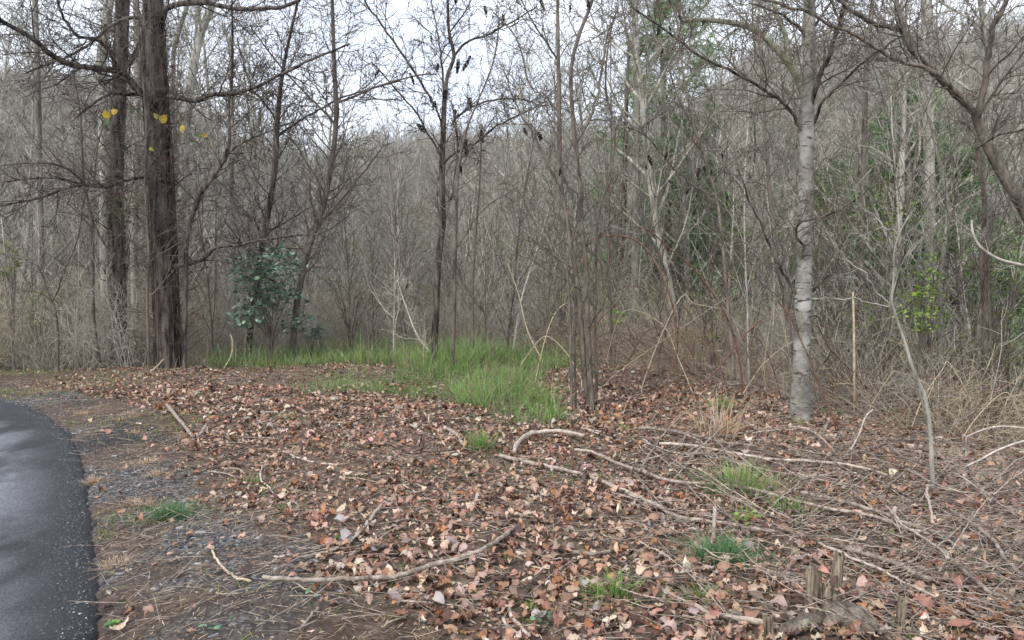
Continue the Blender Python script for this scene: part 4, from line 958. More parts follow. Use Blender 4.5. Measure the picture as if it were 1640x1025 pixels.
# beech in front
Y = 8.6
build_tree('beech_tree', 'smooth pale grey trunk with dark scars standing right of centre in front', 'beech tree', M['beech'],
    [(1280, 690, 46), (1280, 680, 37), (1281, 655, 32), (1283, 600, 28), (1285, 540, 26), (1287, 450, 25), (1289, 350, 23), (1291, 280, 22), (1293, 200, 20), (1296, 100, 18), (1297, 40, 17), (1297, -40, 16)], Y, seed=60, sides=24, tr_twigs=(10, .8), tmat=M['bark_dark'], twmat=M['bark_brown'], limbs=[
    (w_([(1296, 182), (1304, 150), (1315, 118), (1330, 85), (1340, 50), (1352, 0), (1360, -40)], 9, 5), Y, 8.2, 12, .8),
    (w_([(1302, 200), (1320, 160), (1350, 130), (1385, 98), (1410, 80), (1440, 60)], 5, 3), Y, 8.2, 10, .7),
    (w_([(1283, 208), (1268, 180), (1250, 160), (1225, 145), (1180, 118), (1120, 90), (1060, 45), (1010, 10)], 6, 3), Y, 8.2, 22, .9),
    (w_([(1278, 475), (1262, 450), (1245, 420), (1222, 370), (1200, 320), (1180, 270)], 5, 2), Y, 8.4, 12, .7),
    (w_([(1296, 470), (1312, 455), (1335, 438), (1365, 433)], 4, 2), Y, 8.3, 6, .5),
    (w_([(1290, 395), (1276, 380), (1280, 358), (1310, 350), (1345, 335), (1380, 312), (1420, 285)], 4.5, 2.2), Y - .15, 7.9, 12, .6),
    (w_([(1296, 508), (1310, 506), (1325, 525), (1332, 560), (1310, 590), (1300, 600)], 3, 1.5), Y - .1, 8.3, 5, .4),
    (w_([(1300, 50), (1320, 20), (1345, -20)], 5, 3), Y, 8.4, 6, .7),
    (w_([(1290, 60), (1275, 40), (1245, 20), (1200, 5)], 5, 3), Y, 8.4, 8, .7)])
build_tree('thin_tree', 'slender dark sapling hugging the left side of the beech', 'tree', M['bark_brown'],
    [(1268, 600, 9), (1264, 540, 9), (1258, 480, 8.5), (1245, 420, 7), (1235, 330, 6), (1228, 240, 5), (1222, 140, 4), (1215, 40, 3)], 10.5, seed=61, tr_twigs=(26, .9), rmin=.003)
# mossy arched tree
build_tree('arched_tree', 'tree with a mossy limb arching left behind the beech top', 'tree', M['moss_bark'],
    [(1292, 640, 15), (1292, 450, 14), (1294, 300, 14), (1290, 170, 13), (1272, 115, 12), (1245, 80, 11), (1215, 52, 10), (1180, 38, 8.5), (1130, 32, 7.5), (1095, 34, 6)], 14, seed=62, tr_twigs=(30, 1.2), rmin=.004, limbs=[
    (w_([(1262, 95), (1258, 60), (1245, 25), (1232, -20)], 8, 6), 14, 14, 8, 1), (w_([(1190, 42), (1160, 60), (1120, 110), (1060, 150)], 4, 2), 14, 14, 12, 1)])

# forked leaning tree at right
Y = 8.2
build_tree('forked_leaning_tree', 'big trunk leaning in from the right edge and forking into dark limbs', 'tree', M['bark_brown'],
    [(1745, 720, 30), (1715, 500, 24), (1670, 390, 21), (1640, 335, 18.5), (1612, 290, 17), (1590, 250, 16), (1572, 210, 15), (1562, 182, 13)], Y, seed=63, sides=16, tr_twigs=(8, .8), rmin=.003, twmat=M['bark_brown'], limbs=[
    (w_([(1562, 184), (1545, 165), (1520, 142), (1490, 110), (1465, 85), (1447, 52), (1425, 44), (1395, 35), (1365, 18), (1335, -10)], 11, 6), Y, 7.8, 14, .8),
    (w_([(1565, 180), (1578, 130), (1582, 90), (1590, 45), (1606, 15), (1620, -20)], 10, 7), Y, 7.9, 12, .8),
    (w_([(1555, 172), (1525, 140), (1500, 118), (1470, 105), (1440, 98), (1400, 75), (1365, 52), (1330, 40), (1295, 20), (1240, 5), (1200, -10)], 8, 3.5), Y - .2, 7.6, 24, .9),
    (w_([(1460, 82), (1448, 50), (1440, 20), (1432, -15)], 8, 6), 7.9, 7.9, 6, .7),
    (w_([(1563, 195), (1590, 150), (1620, 110), (1660, 60)], 4, 3), Y, 7.6, 8, .7),
    (w_([(1565, 235), (1600, 215), (1650, 208)], 4, 3), Y, 7.4, 6, .6)])
build_tree('green_sapling', 'sapling stem standing before the leaning trunk at the right', 'sapling', M['bark_brown'],
    [(1583, 712, 13), (1580, 640, 11), (1577, 560, 10), (1578, 480, 9), (1572, 420, 8), (1577, 330, 7), (1566, 250, 6), (1563, 215, 5), (1540, 195, 3)], 9.6, seed=64, tr_twigs=(24, .8))
build_tree('twin_trunk', 'dark slim trunk right of centre right group with forked top', 'tree', M['bark_grey'],
    [(1566, 705, 11), (1568, 620, 11), (1566, 520, 10), (1575, 440, 9), (1579, 380, 8), (1580, 300, 7), (1572, 180, 5)], 9.9, seed=65, tr_twigs=(24, .8))
build_tree('twin_trunk', 'slim grey trunk directly left of the forked pair at right', 'tree', M['bark_grey'],
    [(1508, 690, 11), (1508, 620, 10), (1506, 560, 10), (1504, 480, 8), (1512, 400, 8), (1518, 330, 7), (1500, 240, 5), (1480, 150, 4)], 10.5, seed=66, tr_twigs=(28, .9))
build_tree('thin_tree', 'tall straight trunk seen high right of the beech behind the fork', 'tree', M['bark_grey'],
    [(1494, 620, 17), (1490, 400, 17), (1487, 200, 17), (1485, 60, 17), (1482, -40, 16)], 15, seed=67, tr_twigs=(30, 1.3), rmin=.004, sides=10)
build_tree('thin_tree', 'slim dark tree between beech and leaning tree reaching the top', 'tree', M['bark_brown'],
    [(1375, 620, 10), (1378, 480, 9), (1382, 320, 8), (1385, 180, 8), (1390, 80, 8), (1398, 0, 7), (1402, -40, 6)], 14, seed=68, tr_twigs=(40, 1.2), rmin=.0022)
# pale crooked sapling in front
build_tree('pale_sapling', 'thin pale crooked sapling with bleached white branches at right foreground', 'sapling', M['bark_grey'],
    [(1497, 868, 8), (1495, 800, 8), (1492, 740, 7.5), (1490, 690, 7), (1482, 640, 6), (1462, 590, 5.5), (1448, 545, 5), (1436, 510, 4.5), (1428, 480, 4), (1432, 440, 3), (1432, 405, 2.8), (1440, 375, 2.4), (1456, 345, 2)], 5.6, seed=69, tr_twigs=(4, .3), rmin=.0011, limbs=[
    (w_([(1424, 490), (1405, 470), (1385, 440), (1360, 420), (1340, 395), (1330, 372)], 3, 1.4), 5.6, 5.5, 4, .3),
    (w_([(1430, 470), (1440, 430), (1455, 405), (1470, 385)], 2.6, 1.4), 5.6, 5.5, 3, .3),
    (w_([(1424, 492), (1395, 484), (1370, 480), (1330, 478), (1300, 478)], 2.5, 1.4), 5.6, 5.6, 4, .3),
    (w_([(1437, 375), (1415, 362), (1400, 345), (1376, 330), (1372, 300), (1395, 270)], 2.6, 1.2), 5.6, 5.5, 4, .3),
    (w_([(1490, 690), (1484, 660), (1476, 640), (1470, 615), (1466, 600)], 4, 2), 5.62, 5.6, 4, .3)])
build_tree('bleached_branch', 'bleached white curved branch hanging at the right edge', 'branch', M['bark_pale'],
    [(1700, 470, 6), (1680, 436, 5), (1640, 425, 4.5), (1600, 415, 4.5), (1570, 395, 4), (1558, 372, 3.5), (1556, 352, 3)], 6.5, seed=70, tr_twigs=(5, .3), rmin=.0012)

# single saplings placed along the bank edge to fill the row of stems close up
R = random.Random(12)
row = [(600, 15.5), (632, 14.6), (655, 15.8), (560, 15), (520, 15.2), (780, 14.8), (812, 13.9), (845, 14.6), (872, 13.5), (980, 12.5), (1055, 12.2), (1085, 12.8), (1120, 12), (1150, 11.5), (1205, 11.4), (1235, 11.8), (1345, 10.8), (1400, 10.5), (1430, 11.2), (1455, 10.4), (1530, 11), (1540, 9.8), (1610, 9.4), (1625, 10.3), (20, 14.5), (45, 15.5), (115, 15), (340, 14.6)]
for i, (u, Yp) in enumerate(row):
    x = (u - CU) / F * Yp
    place('sapling', R.randrange(4), x, Yp, R.uniform(.55, .95), R.uniform(0, 6.28), 'slender_sapling', '%s thin bare sapling %s', 'sapling', 'thin bare saplings in the thicket', (R.gauss(0, .06), R.gauss(0, .08)), 1.1)

# arching canes
def cane(pts, Y0, Y1, label, mat='bark_red', n=6, ln=.35, name='arching_cane', seed=0):
    R = random.Random(seed + 100); P_, r = trace(pts, Y0, Y1, k=5, foot=True)
    o = P_[0]; t = thing(name, o, label, 'cane')
    tubes('cane', [(P_, r)], M[mat], 5, t, o)
    tw = adorn(R, P_, r, n, ln, rmin=.0011, sub=(2, 0))
    tubes('twigs', [(a, b) for _, a, b in tw], M[mat], 3, t, o)
cane(w_([(1050, 662), (1070, 610), (1083, 560), (1080, 500), (1062, 445), (1035, 398), (1005, 380), (975, 378), (945, 385), (930, 410)], 4.2, 2), 9.0, 9.4, 'tall dark cane arching over to the sapling clump', seed=1, n=8)
cane(w_([(1190, 640), (1185, 580), (1165, 510), (1120, 440), (1075, 400), (1040, 370), (1010, 362)], 3.5, 2), 10.2, 10, 'thin cane arching left behind the tall dark one', seed=2)
cane(w_([(955, 632), (985, 600), (1040, 560), (1100, 520), (1160, 480), (1200, 465), (1230, 470)], 2.0, 1.0), 9.2, 9.2, 'pale straight cane leaning right from beside the sapling clump', 'stick', seed=3)
cane(w_([(1075, 672), (1110, 630), (1150, 590), (1190, 540), (1220, 510)], 3.2, 2), 8.6, 9, 'dark cane leaning right in front of the brambles', seed=4)
cane(w_([(1360, 715), (1335, 670), (1310, 610), (1290, 560), (1260, 500), (1240, 480)], 4, 2), 8.2, 8.4, 'dark cane crossing behind the beech foot', seed=5)
cane(w_([(1400, 640), (1370, 600), (1330, 560), (1310, 520)], 4, 2), 10, 10, 'brown cane leaning left right of the beech', seed=6)
cane(w_([(1368, 640), (1368, 560), (1367, 500), (1366, 468)], 4, 3.4), 9.6, 9.6, 'straight tan dead stalk standing right of the beech', 'tan', seed=7, n=0)
cane(w_([(1300, 758), (1330, 742), (1360, 722), (1376, 695), (1386, 668), (1398, 656)], 4, 2.4), 6.6, 6.9, 'pale bent twig rising from the leaves right of the beech', 'bark_pale', seed=8, n=2, ln=.15)
cane(w_([(1548, 700), (1570, 690), (1600, 683), (1640, 686), (1690, 700)], 3.5, 3), 7.3, 7, 'pale slender branch arched over leaves near the right edge', 'bark_pale', seed=9, n=4, ln=.2)
cane(w_([(1545, 748), (1570, 736), (1600, 720), (1640, 706), (1690, 695)], 3.5, 3), 6.6, 6.4, 'second pale branch below the arched one at the right edge', 'bark_pale', seed=10, n=4, ln=.2)
cane(w_([(352, 600), (370, 570), (372, 545), (368, 535)], 2.4, 1.5), 13.5, 13.5, 'pale bent stalk on the bank left of the grass', 'tan', seed=11, n=0)
cane(w_([(222, 608), (248, 590), (262, 575)], 3, 2), 12.6, 12.6, 'short pale stick leaning at the foot of the largest trunk', 'tan', seed=12, n=0)
cane(w_([(870, 580), (845, 530), (830, 470), (812, 420)], 3, 1.6), 13, 13, 'tan leaning stalk left of the sapling clump', 'tan', seed=13)
cane(w_([(500, 705), (497, 660), (490, 640), (488, 610)], 2.6, 1.6), 8.0, 8.0, 'thin dark twig standing upright in the leaves left of the grass', seed=14, n=3, ln=.12)
cane(w_([(918, 770), (917, 740), (916, 720)], 4, 3), 6.2, 6.2, 'short dark twig standing above the long poles', seed=15, n=0)
for i in range(26):
    R = random.Random(500 + i); u = 850 + i * 29 + R.uniform(-8, 8); v0 = np.interp(u, [850, 1200, 1640], [600, 625, 735]) + R.uniform(-10, 25); s = R.choice((-1, 1)) * R.uniform(30, 110); h = R.uniform(60, 160)
    q1, q2 = R.uniform(-.2, .3), R.uniform(.3, 1.0); cane(w_([(u, v0), (u + s * (.3 + q1 * .3), v0 - h * .5), (u + s * (.65 + q1), v0 - h * R.uniform(.8, 1)), (u + s * 1.1, v0 - h * R.uniform(.85, 1.15)), (u + s * (1.5 + q1), v0 - h * q2)], 2.0, 1.0), np.interp(u, [850, 1200, 1640], [11, 10, 8]), np.interp(u, [850, 1200, 1640], [11, 10, 8]), ['pale', 'dark', 'reddish'][i % 3] + [' wiry', ' slim'][i % 2] + ' cane arching ' + ('rightward ' if s > 0 else 'leftward ') + ('high ' if h > 110 else 'low ') + where((u - CU) / F * 10, 10) + (' twice bent' if q2 > .75 else ''), ['tan', 'bark_brown', 'bark_red'][i % 3], n=5, ln=.3, seed=20 + i, name='bramble_cane')

sh2, _x = build_tree('seed_head_tree', 'thin dark tree with hanging seed heads left of the beech', 'tree', M['bark_brown'],
    [(1178, 650, 7), (1172, 560, 6.5), (1165, 480, 6), (1158, 400, 5.5), (1150, 330, 5), (1135, 270, 4), (1110, 200, 3.5), (1095, 120, 3), (1085, 40, 2.5), (1082, -10, 2)], 10.8, seed=71, tr_twigs=(18, .8), rmin=.003, limbs=[
    (w_([(1150, 330), (1115, 300), (1080, 270), (1050, 235), (1030, 215), (1000, 200)], 3.5, 1.8), 10.8, 10.6, 8, .5), (w_([(1142, 290), (1160, 270), (1185, 250), (1215, 240)], 3, 1.6), 10.8, 10.6, 6, .5), (w_([(1120, 225), (1085, 150), (1060, 80), (1040, 20), (1030, -20)], 3, 1.6), 10.8, 10.6, 8, .6)])
# ------------------------------------------------------------------ seed heads hanging in the crowns
def seed_mesh(k):
    g = np.random.default_rng(k); v = []; f = []; o = 0
    for i in range(90):
        t = g.random(); rr = .036 * sin(pi * min(.98, t * .85 + .12)) ** .8; a = g.uniform(0, 6.28)
        c = np.array([cos(a) * rr, sin(a) * rr, -t * .15]) * g.uniform(.6, 1.25); d = np.array([cos(a) * .014, sin(a) * .014, -.035]) * g.uniform(.7, 1.3); w = np.array([-sin(a), cos(a), g.normal(0, .4)]) * .017
        v += [c, c + d * .5 + w, c + d, c + d * .5 - w + np.array([cos(a), sin(a), 0]) * .008]; f.append((o, o + 1, o + 2, o + 3)); o += 4
    return mesh('seed_head', np.array(v), np.array(f), M['seed'])
SMx = [seed_mesh(k) for k in range(5)]
heads = [(656, 122), (688, 160), (697, 168), (712, 150), (730, 182), (752, 162), (668, 205), (690, 64), (702, 108), (735, 100), (754, 95), (776, 15), (806, 28), (729, 0), (804, 155), (826, 158), (770, 215), (745, 228), (737, 270), (838, 210), (862, 218), (607, 118), (865, 5), (913, 14), (942, 3), (1038, 30), (1062, 28), (1086, 30), (1072, 5), (1072, 48), (1030, 85), (1061, 85), (1038, 255), (1069, 250), (1033, 272), (1070, 295), (1120, 275), (1140, 278), (1127, 272), (1155, 252), (898, 275), (1165, 320), (1128, 38), (1105, 20), (1056, 48)]
R = random.Random(9)
mid = at(709, 260, 12.6)
for i, (u, v) in enumerate(heads):
    Yh = 12.5 if u < 870 else 9.2 if u < 960 else 10.6; par = t7 if u < 870 else cl9 if u < 960 else sh2
    p = at(u, v - 7, Yh); s = (.88 if u < 870 else .55) * R.uniform(.6, 1.15)
    o = link('seed_head', SMx[i % 5], par, (p[0] - par.location[0], p[1] - par.location[1], p[2] - par.location[2]))
    o.scale = (s * R.uniform(.6, 1), s * R.uniform(.6, 1), s * R.uniform(1, 1.5)); o.rotation_euler = (R.gauss(0, .35), R.gauss(0, .35), R.uniform(0, 6))
# bright leaves still hanging on the vines
YL = np.array([(.62, .40, .04), (.55, .42, .06), (.45, .40, .08)]); GL = np.array([(.10, .16, .05)])
for i, (u, v, s, pal, lab) in enumerate([(183, 179, .2, YL, 'bright yellow leaf beside the mossy trunk'), (170, 183, .2, YL, 'darker yellow leaf left of the bright one'), (172, 195, .17, GL, 'green brown leaf under the yellow pair'), (214, 178, .22, GL, 'olive leaf hanging between the two dark trunks'), (250, 186, .18, YL, 'yellow leaf left of pair on the largest trunk'), (262, 190, .24, YL, 'largest yellow leaf on the largest trunk'), (254, 191, .18, GL, 'green leaf behind the largest yellow leaf'), (243, 240, .14, YL, 'pale yellow leaf low on the largest trunk'), (292, 206, .18, YL, 'tan yellow leaf right of the largest trunk'), (328, 217, .15, YL, 'pinkish tan leaf right of the yellow leaves'), (340, 234, .15, YL, 'small yellow leaf furthest right of the largest trunk'), (318, 216, .14, GL, 'pale green leaf right of the largest trunk'), (96, 34, .22, GL, 'green leaf hanging at the upper left from a thin branch')]):
    p = at(u, v, 12.9); vv, f, c = leaf_cloud('broad', np.zeros((1, 3)), np.array([s * .72]), .1, 40 + i, .35, pal, np.ones(len(pal)) / len(pal))
    t = thing('hanging_leaf', p, lab, 'leaf'); o = link('blade', mesh('blade', vv, f, M['green'], col=c), t); o.rotation_euler = (1.4 + R.gauss(0, .3), R.gauss(0, .4), R.gauss(0, .5))
    q_ = R.uniform(-.25, .25); tubes('stem', [([(0, .01, .03), (q_ * .3, .04, .16), (q_, .12, .34), (q_ * 2.2, .2, .44)], [.002, .0025, .0035, .005])], M['bark_brown'], 4, t)

# leafy sprays: bluish bush, lime sprays
def spray(u, v, Yp, ru, rv, n, sz, pal, label, name='leafy_sprig', cat='sprig', mat='green', stemmat='bark_brown', kind='oval', curl=.4, stems=12, down=True):
    R = random.Random(int(u + v)); c = at(u, v, Yp); k = Yp / F; base = (c[0], c[1], H1(c[0], c[1])) if down else (c[0], c[1] + .1, c[2] - rv * k)
    t = thing(name, base, label, cat); st = []; pts = []
    for i in range(stems):
        a = R.uniform(0, 6.28); q = R.random() ** .5; e = (c[0] + cos(a) * q * ru * k, c[1] + R.uniform(-.5, .5) * ru * k, c[2] + sin(a) * q * rv * k)
        m1 = tuple(base[j] * .5 + (c[j] * .6 + e[j] * .4) * .5 for j in range(3)); P_ = [tuple(x_) for x_ in catmull([base, m1, e], 4)]
        st.append((P_, [max(.003, .012 * (1 - .8 * j / len(P_))) for j in range(len(P_))]))
        for j in range(n // stems): 
            a = R.gauss(0, 1); rr = .26 * ru * k; pts.append(tuple(e[m_] + R.gauss(0, 1) * rr * (.55 if m_ == 2 else 1) for m_ in range(3)))
        tw_ = [([e, tuple(pts[-1 - j][m_] for m_ in range(3))], [.003, .0015]) for j in range(min(8, n // stems))]; st += tw_
    o = base
    tubes('stems', [(a, b) for a, b in st], M[stemmat], 4, t, o)
    v_, f, cc = leaf_cloud(kind, np.array(pts) - np.array(o), np.array([R.uniform(.7, 1.3) * sz for _ in pts]), .7, int(u), curl, pal, np.ones(len(pal)) / len(pal))
    link('foliage', mesh('foliage', v_, f, M[mat], col=cc), t)
BH = np.array([(.085, .16, .12), (.12, .22, .16), (.16, .28, .21), (.06, .12, .08), (.23, .34, .27)])
spray(432, 468, 13.6, 58, 62, 1300, .085, BH * np.array([1.0, .98, .85]), 'bluish green glossy evergreen bush in the thicket left of centre', 'evergreen_bush', 'bush', 'holly', stems=26)
spray(498, 530, 14.5, 24, 14, 90, .08, BH, 'small evergreen sprig low right of the bluish bush', mat='holly', stems=5)
LG = np.array([(.22, .36, .05), (.30, .44, .08), (.17, .28, .05), (.36, .44, .12)])
spray(1475, 500, 9.4, 32, 40, 230, .055, LG, 'bright lime leafed sprays hanging right of the pale sapling', 'budding_vine', 'vine', stems=14)
spray(1490, 440, 9.6, 26, 30, 110, .05, LG, 'upper lime sprays on the slim grey trunk at right', 'budding_vine', 'vine', stems=9)
spray(985, 500, 13, 14, 26, 90, .06, LG, 'lime green sprays beside the dark trunk behind the sapling clump', 'budding_vine', 'vine', stems=7)
spray(1140, 538, 11.5, 9, 9, 30, .05, LG, 'small lime sprig in brambles left of the beech', stems=4)
spray(190, 335, 14.4, 34, 22, 240, .05, np.array([(.10, .15, .035), (.16, .21, .05), (.08, .11, .03)]), 'olive green leafy growth round the mossy trunk', 'climbing_vine', 'vine', stems=10, down=False)
spray(60, 495, 15, 50, 34, 110, .06, YG, 'faint yellow green leaves on a shrub at the far left', 'budding_shrub', 'shrub', stems=10)
spray(18, 440, 14.5, 22, 60, 130, .06, YG * .8, 'green leafy shrub touching the left edge', 'budding_shrub', 'shrub', stems=10)
spray(245, 330, 14, 60, 20, 130, .06, YG * .9, 'thin yellow green leaves spread before the largest trunk', 'budding_vine', 'vine', stems=12, down=False)
spray(480, 415, 17, 34, 24, 120, .06, YG, 'yellow green spring leaves behind the bluish bush', 'budding_shrub', 'shrub', stems=10)
spray(820, 395, 17, 40, 40, 110, .06, YG, 'faint green leafing shrub in the thicket right of centre', 'budding_shrub', 'shrub', stems=10)
spray(640, 380, 18, 60, 60, 110, .06, YG, 'sparse green leafing tree left of the seed head tree', 'budding_shrub', 'shrub', stems=12)
spray(985, 190, 17, 45, 40, 170, .06, YG, 'yellow green leaves left of the pale straight tree', 'budding_tree', 'tree', stems=12)
spray(1205, 395, 13, 60, 40, 170, .06, YG * .85, 'olive green leaves on a sapling left of the beech', 'budding_sapling', 'sapling', stems=12)
spray(1600, 470, 9.8, 34, 60, 150, .05, LG, 'lime leaf flecks near the right edge by the twin trunks', 'budding_vine', 'vine', stems=12)
spray(1400, 520, 11, 50, 50, 150, .05, YG, 'yellow green flecks on twigs between beech and crooked sapling', 'budding_shrub', 'shrub', stems=12)
spray(1330, 330, 14, 60, 70, 200, .05, YG * .9, 'olive flecks in the twigs high right of the beech', 'budding_tree', 'tree', stems=14)
spray(900, 400, 15, 40, 70, 140, .05, YG, 'yellow green flecks behind the reddish stem clump', 'budding_shrub', 'shrub', stems=12)
spray(560, 470, 15.5, 50, 40, 130, .05, YG, 'yellow green flecks right of the bluish bush', 'budding_shrub', 'shrub', stems=12)
# far house
def bx(x0, x1, y0, y1, z0, z1):
    v = np.array([(x, y, z) for z in (z0, z1) for y in (y0, y1) for x in (x0, x1)]); return v, np.array([(0, 1, 5, 4), (1, 3, 7, 5), (3, 2, 6, 7), (2, 0, 4, 6), (4, 5, 7, 6), (0, 2, 3, 1)])
hp = at(604, 540, 34); t = thing('shed', (hp[0], 34, H1(hp[0], 34)), 'small reddish shed with a pale roof glimpsed through the central thicket', 'shed'); t.scale = (.52, .8, 1.08)
v, f = bx(-1.9, 1.9, -1.5, 1.5, -1, 3.2); link('wall', mesh('wall', v, f, M['wallm']), t)
v = np.array([(-2.2, -1.8, 3.202), (2.2, -1.8, 3.202), (2.2, 1.8, 3.202), (-2.2, 1.8, 3.202), (-2.2, 0, 3.75), (2.2, 0, 3.75)]); link('roof', mesh('roof', v, np.array([(0, 1, 5, 4), (3, 4, 5, 2)]), M['roofm']), t)
v, f = bx(-.9, -.2, -1.56, -1.503, 1.5, 2.3); link('window', mesh('window', v, f, M['roofm']), t)

# ------------------------------------------------------------------ sticks and poles lying on the ground
def lying(pts, label, mat='stick', name='fallen_branch', cat='branch', lift=.012, forks=0, group=None, seed=0, twn=0, sides=7):
    R = random.Random(seed + 7); W_ = []
    for i, (u, v, w) in enumerate(pts):
        p = ground(u, v); r = w * .82 * p[1] / F / 2; W_.append((p[0], p[1], p[2] + r + lift, r))
    Q = catmull(W_, 5); P_ = [tuple(q[c] + R.gauss(0, .0025) for c in range(3)) for q in Q]; r = [max(.001, float(q[3]) * R.uniform(.86, 1.14)) for q in Q]
    o = P_[0]; t = thing(name, o, label, cat, group)
    tubes('stem', [(P_, r)], M[mat], sides, t, o, cap=True)
    if twn:
        tw = adorn(R, P_, r, twn, .28, rmin=.0012, sub=(1, 0), up=[-.05, -.03, 0, 0], ang=.6); tubes('twigs', [(a, b) for _, a, b in tw], M[mat], 4, t, o)
    return t
lying(w_([(420, 941), (460, 944), (500, 946), (545, 943), (600, 941), (640, 938), (690, 920), (735, 910), (775, 893), (805, 874), (826, 857)], 9, 9), 'long curved grey branch lying across the lower middle', 'stick', lift=.04, seed=1, twn=3)
lying(w_([(475, 899), (505, 893), (535, 886), (560, 868), (580, 852), (590, 840)], 5, 7), 'forked bleached stick in the leaves above the long curved branch', 'stick_pale', seed=2)
lying(w_([(556, 876), (575, 860), (592, 838), (606, 820), (620, 808), (636, 801)], 6, 8), 'split white end piece of the forked bleached stick', 'stick_pale', seed=3)
lying(w_([(500, 884), (520, 880), (545, 878), (560, 874)], 6, 5), 'short grey stick beside the forked bleached stick', seed=4)
lying(w_([(824, 736), (828, 722), (842, 709), (862, 703), (885, 701), (910, 703), (935, 708)], 9, 7), 'arched pale branch on the leaves below the grass', 'stick_pale', lift=.05, seed=5)
lying(w_([(800, 738), (840, 748), (880, 756), (930, 768), (975, 785), (1010, 800), (1050, 818), (1080, 836), (1120, 843), (1170, 850), (1240, 862)], 8, 7), 'longest grey pole slanting down from below the grass to the snag', lift=.03, seed=6, twn=4)
lying(w_([(920, 731), (950, 736), (985, 752), (1030, 768), (1075, 783), (1130, 788), (1190, 794), (1260, 812), (1330, 830), (1400, 842), (1450, 862), (1490, 872)], 6, 7), 'very long thin pole running from mid ground to the pale sapling', lift=.05, seed=7, twn=5)
lying(w_([(1026, 696), (1070, 700), (1110, 708), (1160, 720), (1210, 725)], 7, 6), 'dark short pole in the brush above the long poles', seed=8, lift=.05)
lying(w_([(1056, 723), (1110, 727), (1170, 738), (1230, 748), (1300, 752), (1370, 760), (1420, 775)], 6, 5), 'thin pale pole crossing below the beech', 'stick_pale', seed=9, lift=.06, twn=4)
lying(w_([(1010, 812), (1060, 818), (1120, 830), (1180, 840), (1230, 848)], 5, 5), 'slim stick parallel below the longest pole', seed=10)
lying(w_([(1062, 956), (1090, 972), (1130, 990), (1170, 1000), (1225, 1010)], 9, 13), 'thick pale branch in the lower right foreground', 'stick_pale', seed=11, lift=.02)
lying(w_([(1046, 910), (1075, 935), (1105, 960), (1140, 975), (1190, 995)], 7, 9), 'grey brown stick lying beside the thick pale foreground branch', seed=12)
lying(w_([(908, 966), (930, 975), (955, 988), (975, 1000)], 5, 4), 'short pale stick above the clover seedling', 'stick_pale', seed=13)
lying(w_([(814, 978), (820, 995), (832, 1010), (850, 1028)], 7, 9), 'split pale wood piece at the bottom edge', 'stick_pale', seed=14)
lying(w_([(805, 1000), (818, 1012), (835, 1030)], 6, 7), 'second split wood piece at the bottom edge', 'stick_pale', seed=15)
lying(w_([(888, 880), (920, 890), (955, 893), (985, 886), (1000, 880)], 7, 8), 'short knobbly branch in leaves at lower centre', seed=16)
lying(w_([(908, 905), (945, 925), (962, 935)], 4, 3), 'thin straight stick pointing to the loose green tuft', seed=17)
lying(w_([(980, 934), (995, 920), (1015, 905), (1032, 898)], 5, 5), 'pale stick slanting up beside the loose green tuft', 'stick_pale', seed=18)
lying(w_([(1282, 805), (1330, 815), (1380, 830), (1420, 842), (1450, 856), (1500, 872), (1540, 900)], 8, 7), 'thick brush pole right of the beech foreground', seed=19, lift=.06, twn=4)
lying(w_([(1345, 893), (1385, 905), (1425, 918), (1460, 935), (1492, 948)], 10, 9), 'thickest dark pole beyond the stump', seed=20, lift=.05)
lying(w_([(1310, 885), (1350, 905), (1400, 925), (1445, 950), (1500, 975)], 6, 5), 'pale pole below the thickest dark pole', 'stick_pale', seed=21, lift=.05, twn=3)
lying(w_([(1495, 893), (1520, 915), (1545, 938), (1575, 965), (1610, 985)], 9, 9), 'grey pole slanting down at the lower right', seed=22, lift=.06, twn=3)
lying(w_([(1522, 840), (1560, 865), (1590, 890), (1610, 925), (1645, 955)], 7, 8), 'curved grey pole at the right edge', seed=23, lift=.08, twn=3)
lying(w_([(1418, 842), (1432, 858), (1442, 872), (1460, 885), (1490, 905), (1520, 935)], 5, 4), 'bleached thin bent branch across the brush poles', 'stick_pale', seed=24, lift=.12, twn=4)
lying(w_([(1483, 800), (1486, 825), (1490, 845), (1493, 866)], 5, 6), 'short bleached stick leaning by the pale sapling base', 'stick_pale', seed=25, lift=.1)
lying(w_([(268, 655), (280, 670), (296, 690), (308, 705), (320, 704), (332, 685)], 7, 6), 'curved dark stick with pale end at the verge edge', seed=26, lift=.03)
lying(w_([(337, 878), (345, 898), (362, 918), (378, 930), (402, 938)], 4, 6), 'tan curved stick on bare soil at lower left', 'tan', seed=27)
lying(w_([(360, 757), (378, 755), (392, 762)], 6, 4), 'short dark stick by the lime weed', seed=28)
lying(w_([(712, 690), (730, 700), (738, 712), (755, 722)], 8, 7), 'grey forked wood chunk left of the thin grass clump', 'stick_pale', seed=29)
lying(w_([(705, 704), (722, 702), (740, 690)], 5, 4), 'short broken stub on the grey forked wood', 'stick_pale', seed=30)
lying(w_([(1150, 740), (1180, 752), (1230, 765), (1290, 775), (1350, 790), (1420, 815)], 4, 4), 'thin twig pole across leaves below the beech', seed=31, lift=.05, twn=4)
lying(w_([(1380, 690), (1420, 720), (1450, 745), (1500, 770)], 4, 3), 'thin stick downhill right of the beech', seed=32, lift=.05)
lying(w_([(480, 668), (520, 660), (560, 672)], 4, 3), 'thin stick in leaves left of the grass', seed=33)
lying(w_([(420, 750), (418, 772), (432, 785), (440, 800)], 4, 3), 'bent pale twig in the leaves at left centre', 'stick_pale', seed=34)
lying(w_([(445, 722), (480, 738), (510, 745), (550, 748)], 4, 3), 'slim pale twig across the leaves at left centre', 'stick_pale', seed=35)
lying(w_([(610, 1010), (640, 995), (655, 988)], 4, 4), 'short twig on bare soil at the bottom', 'tan', seed=36)
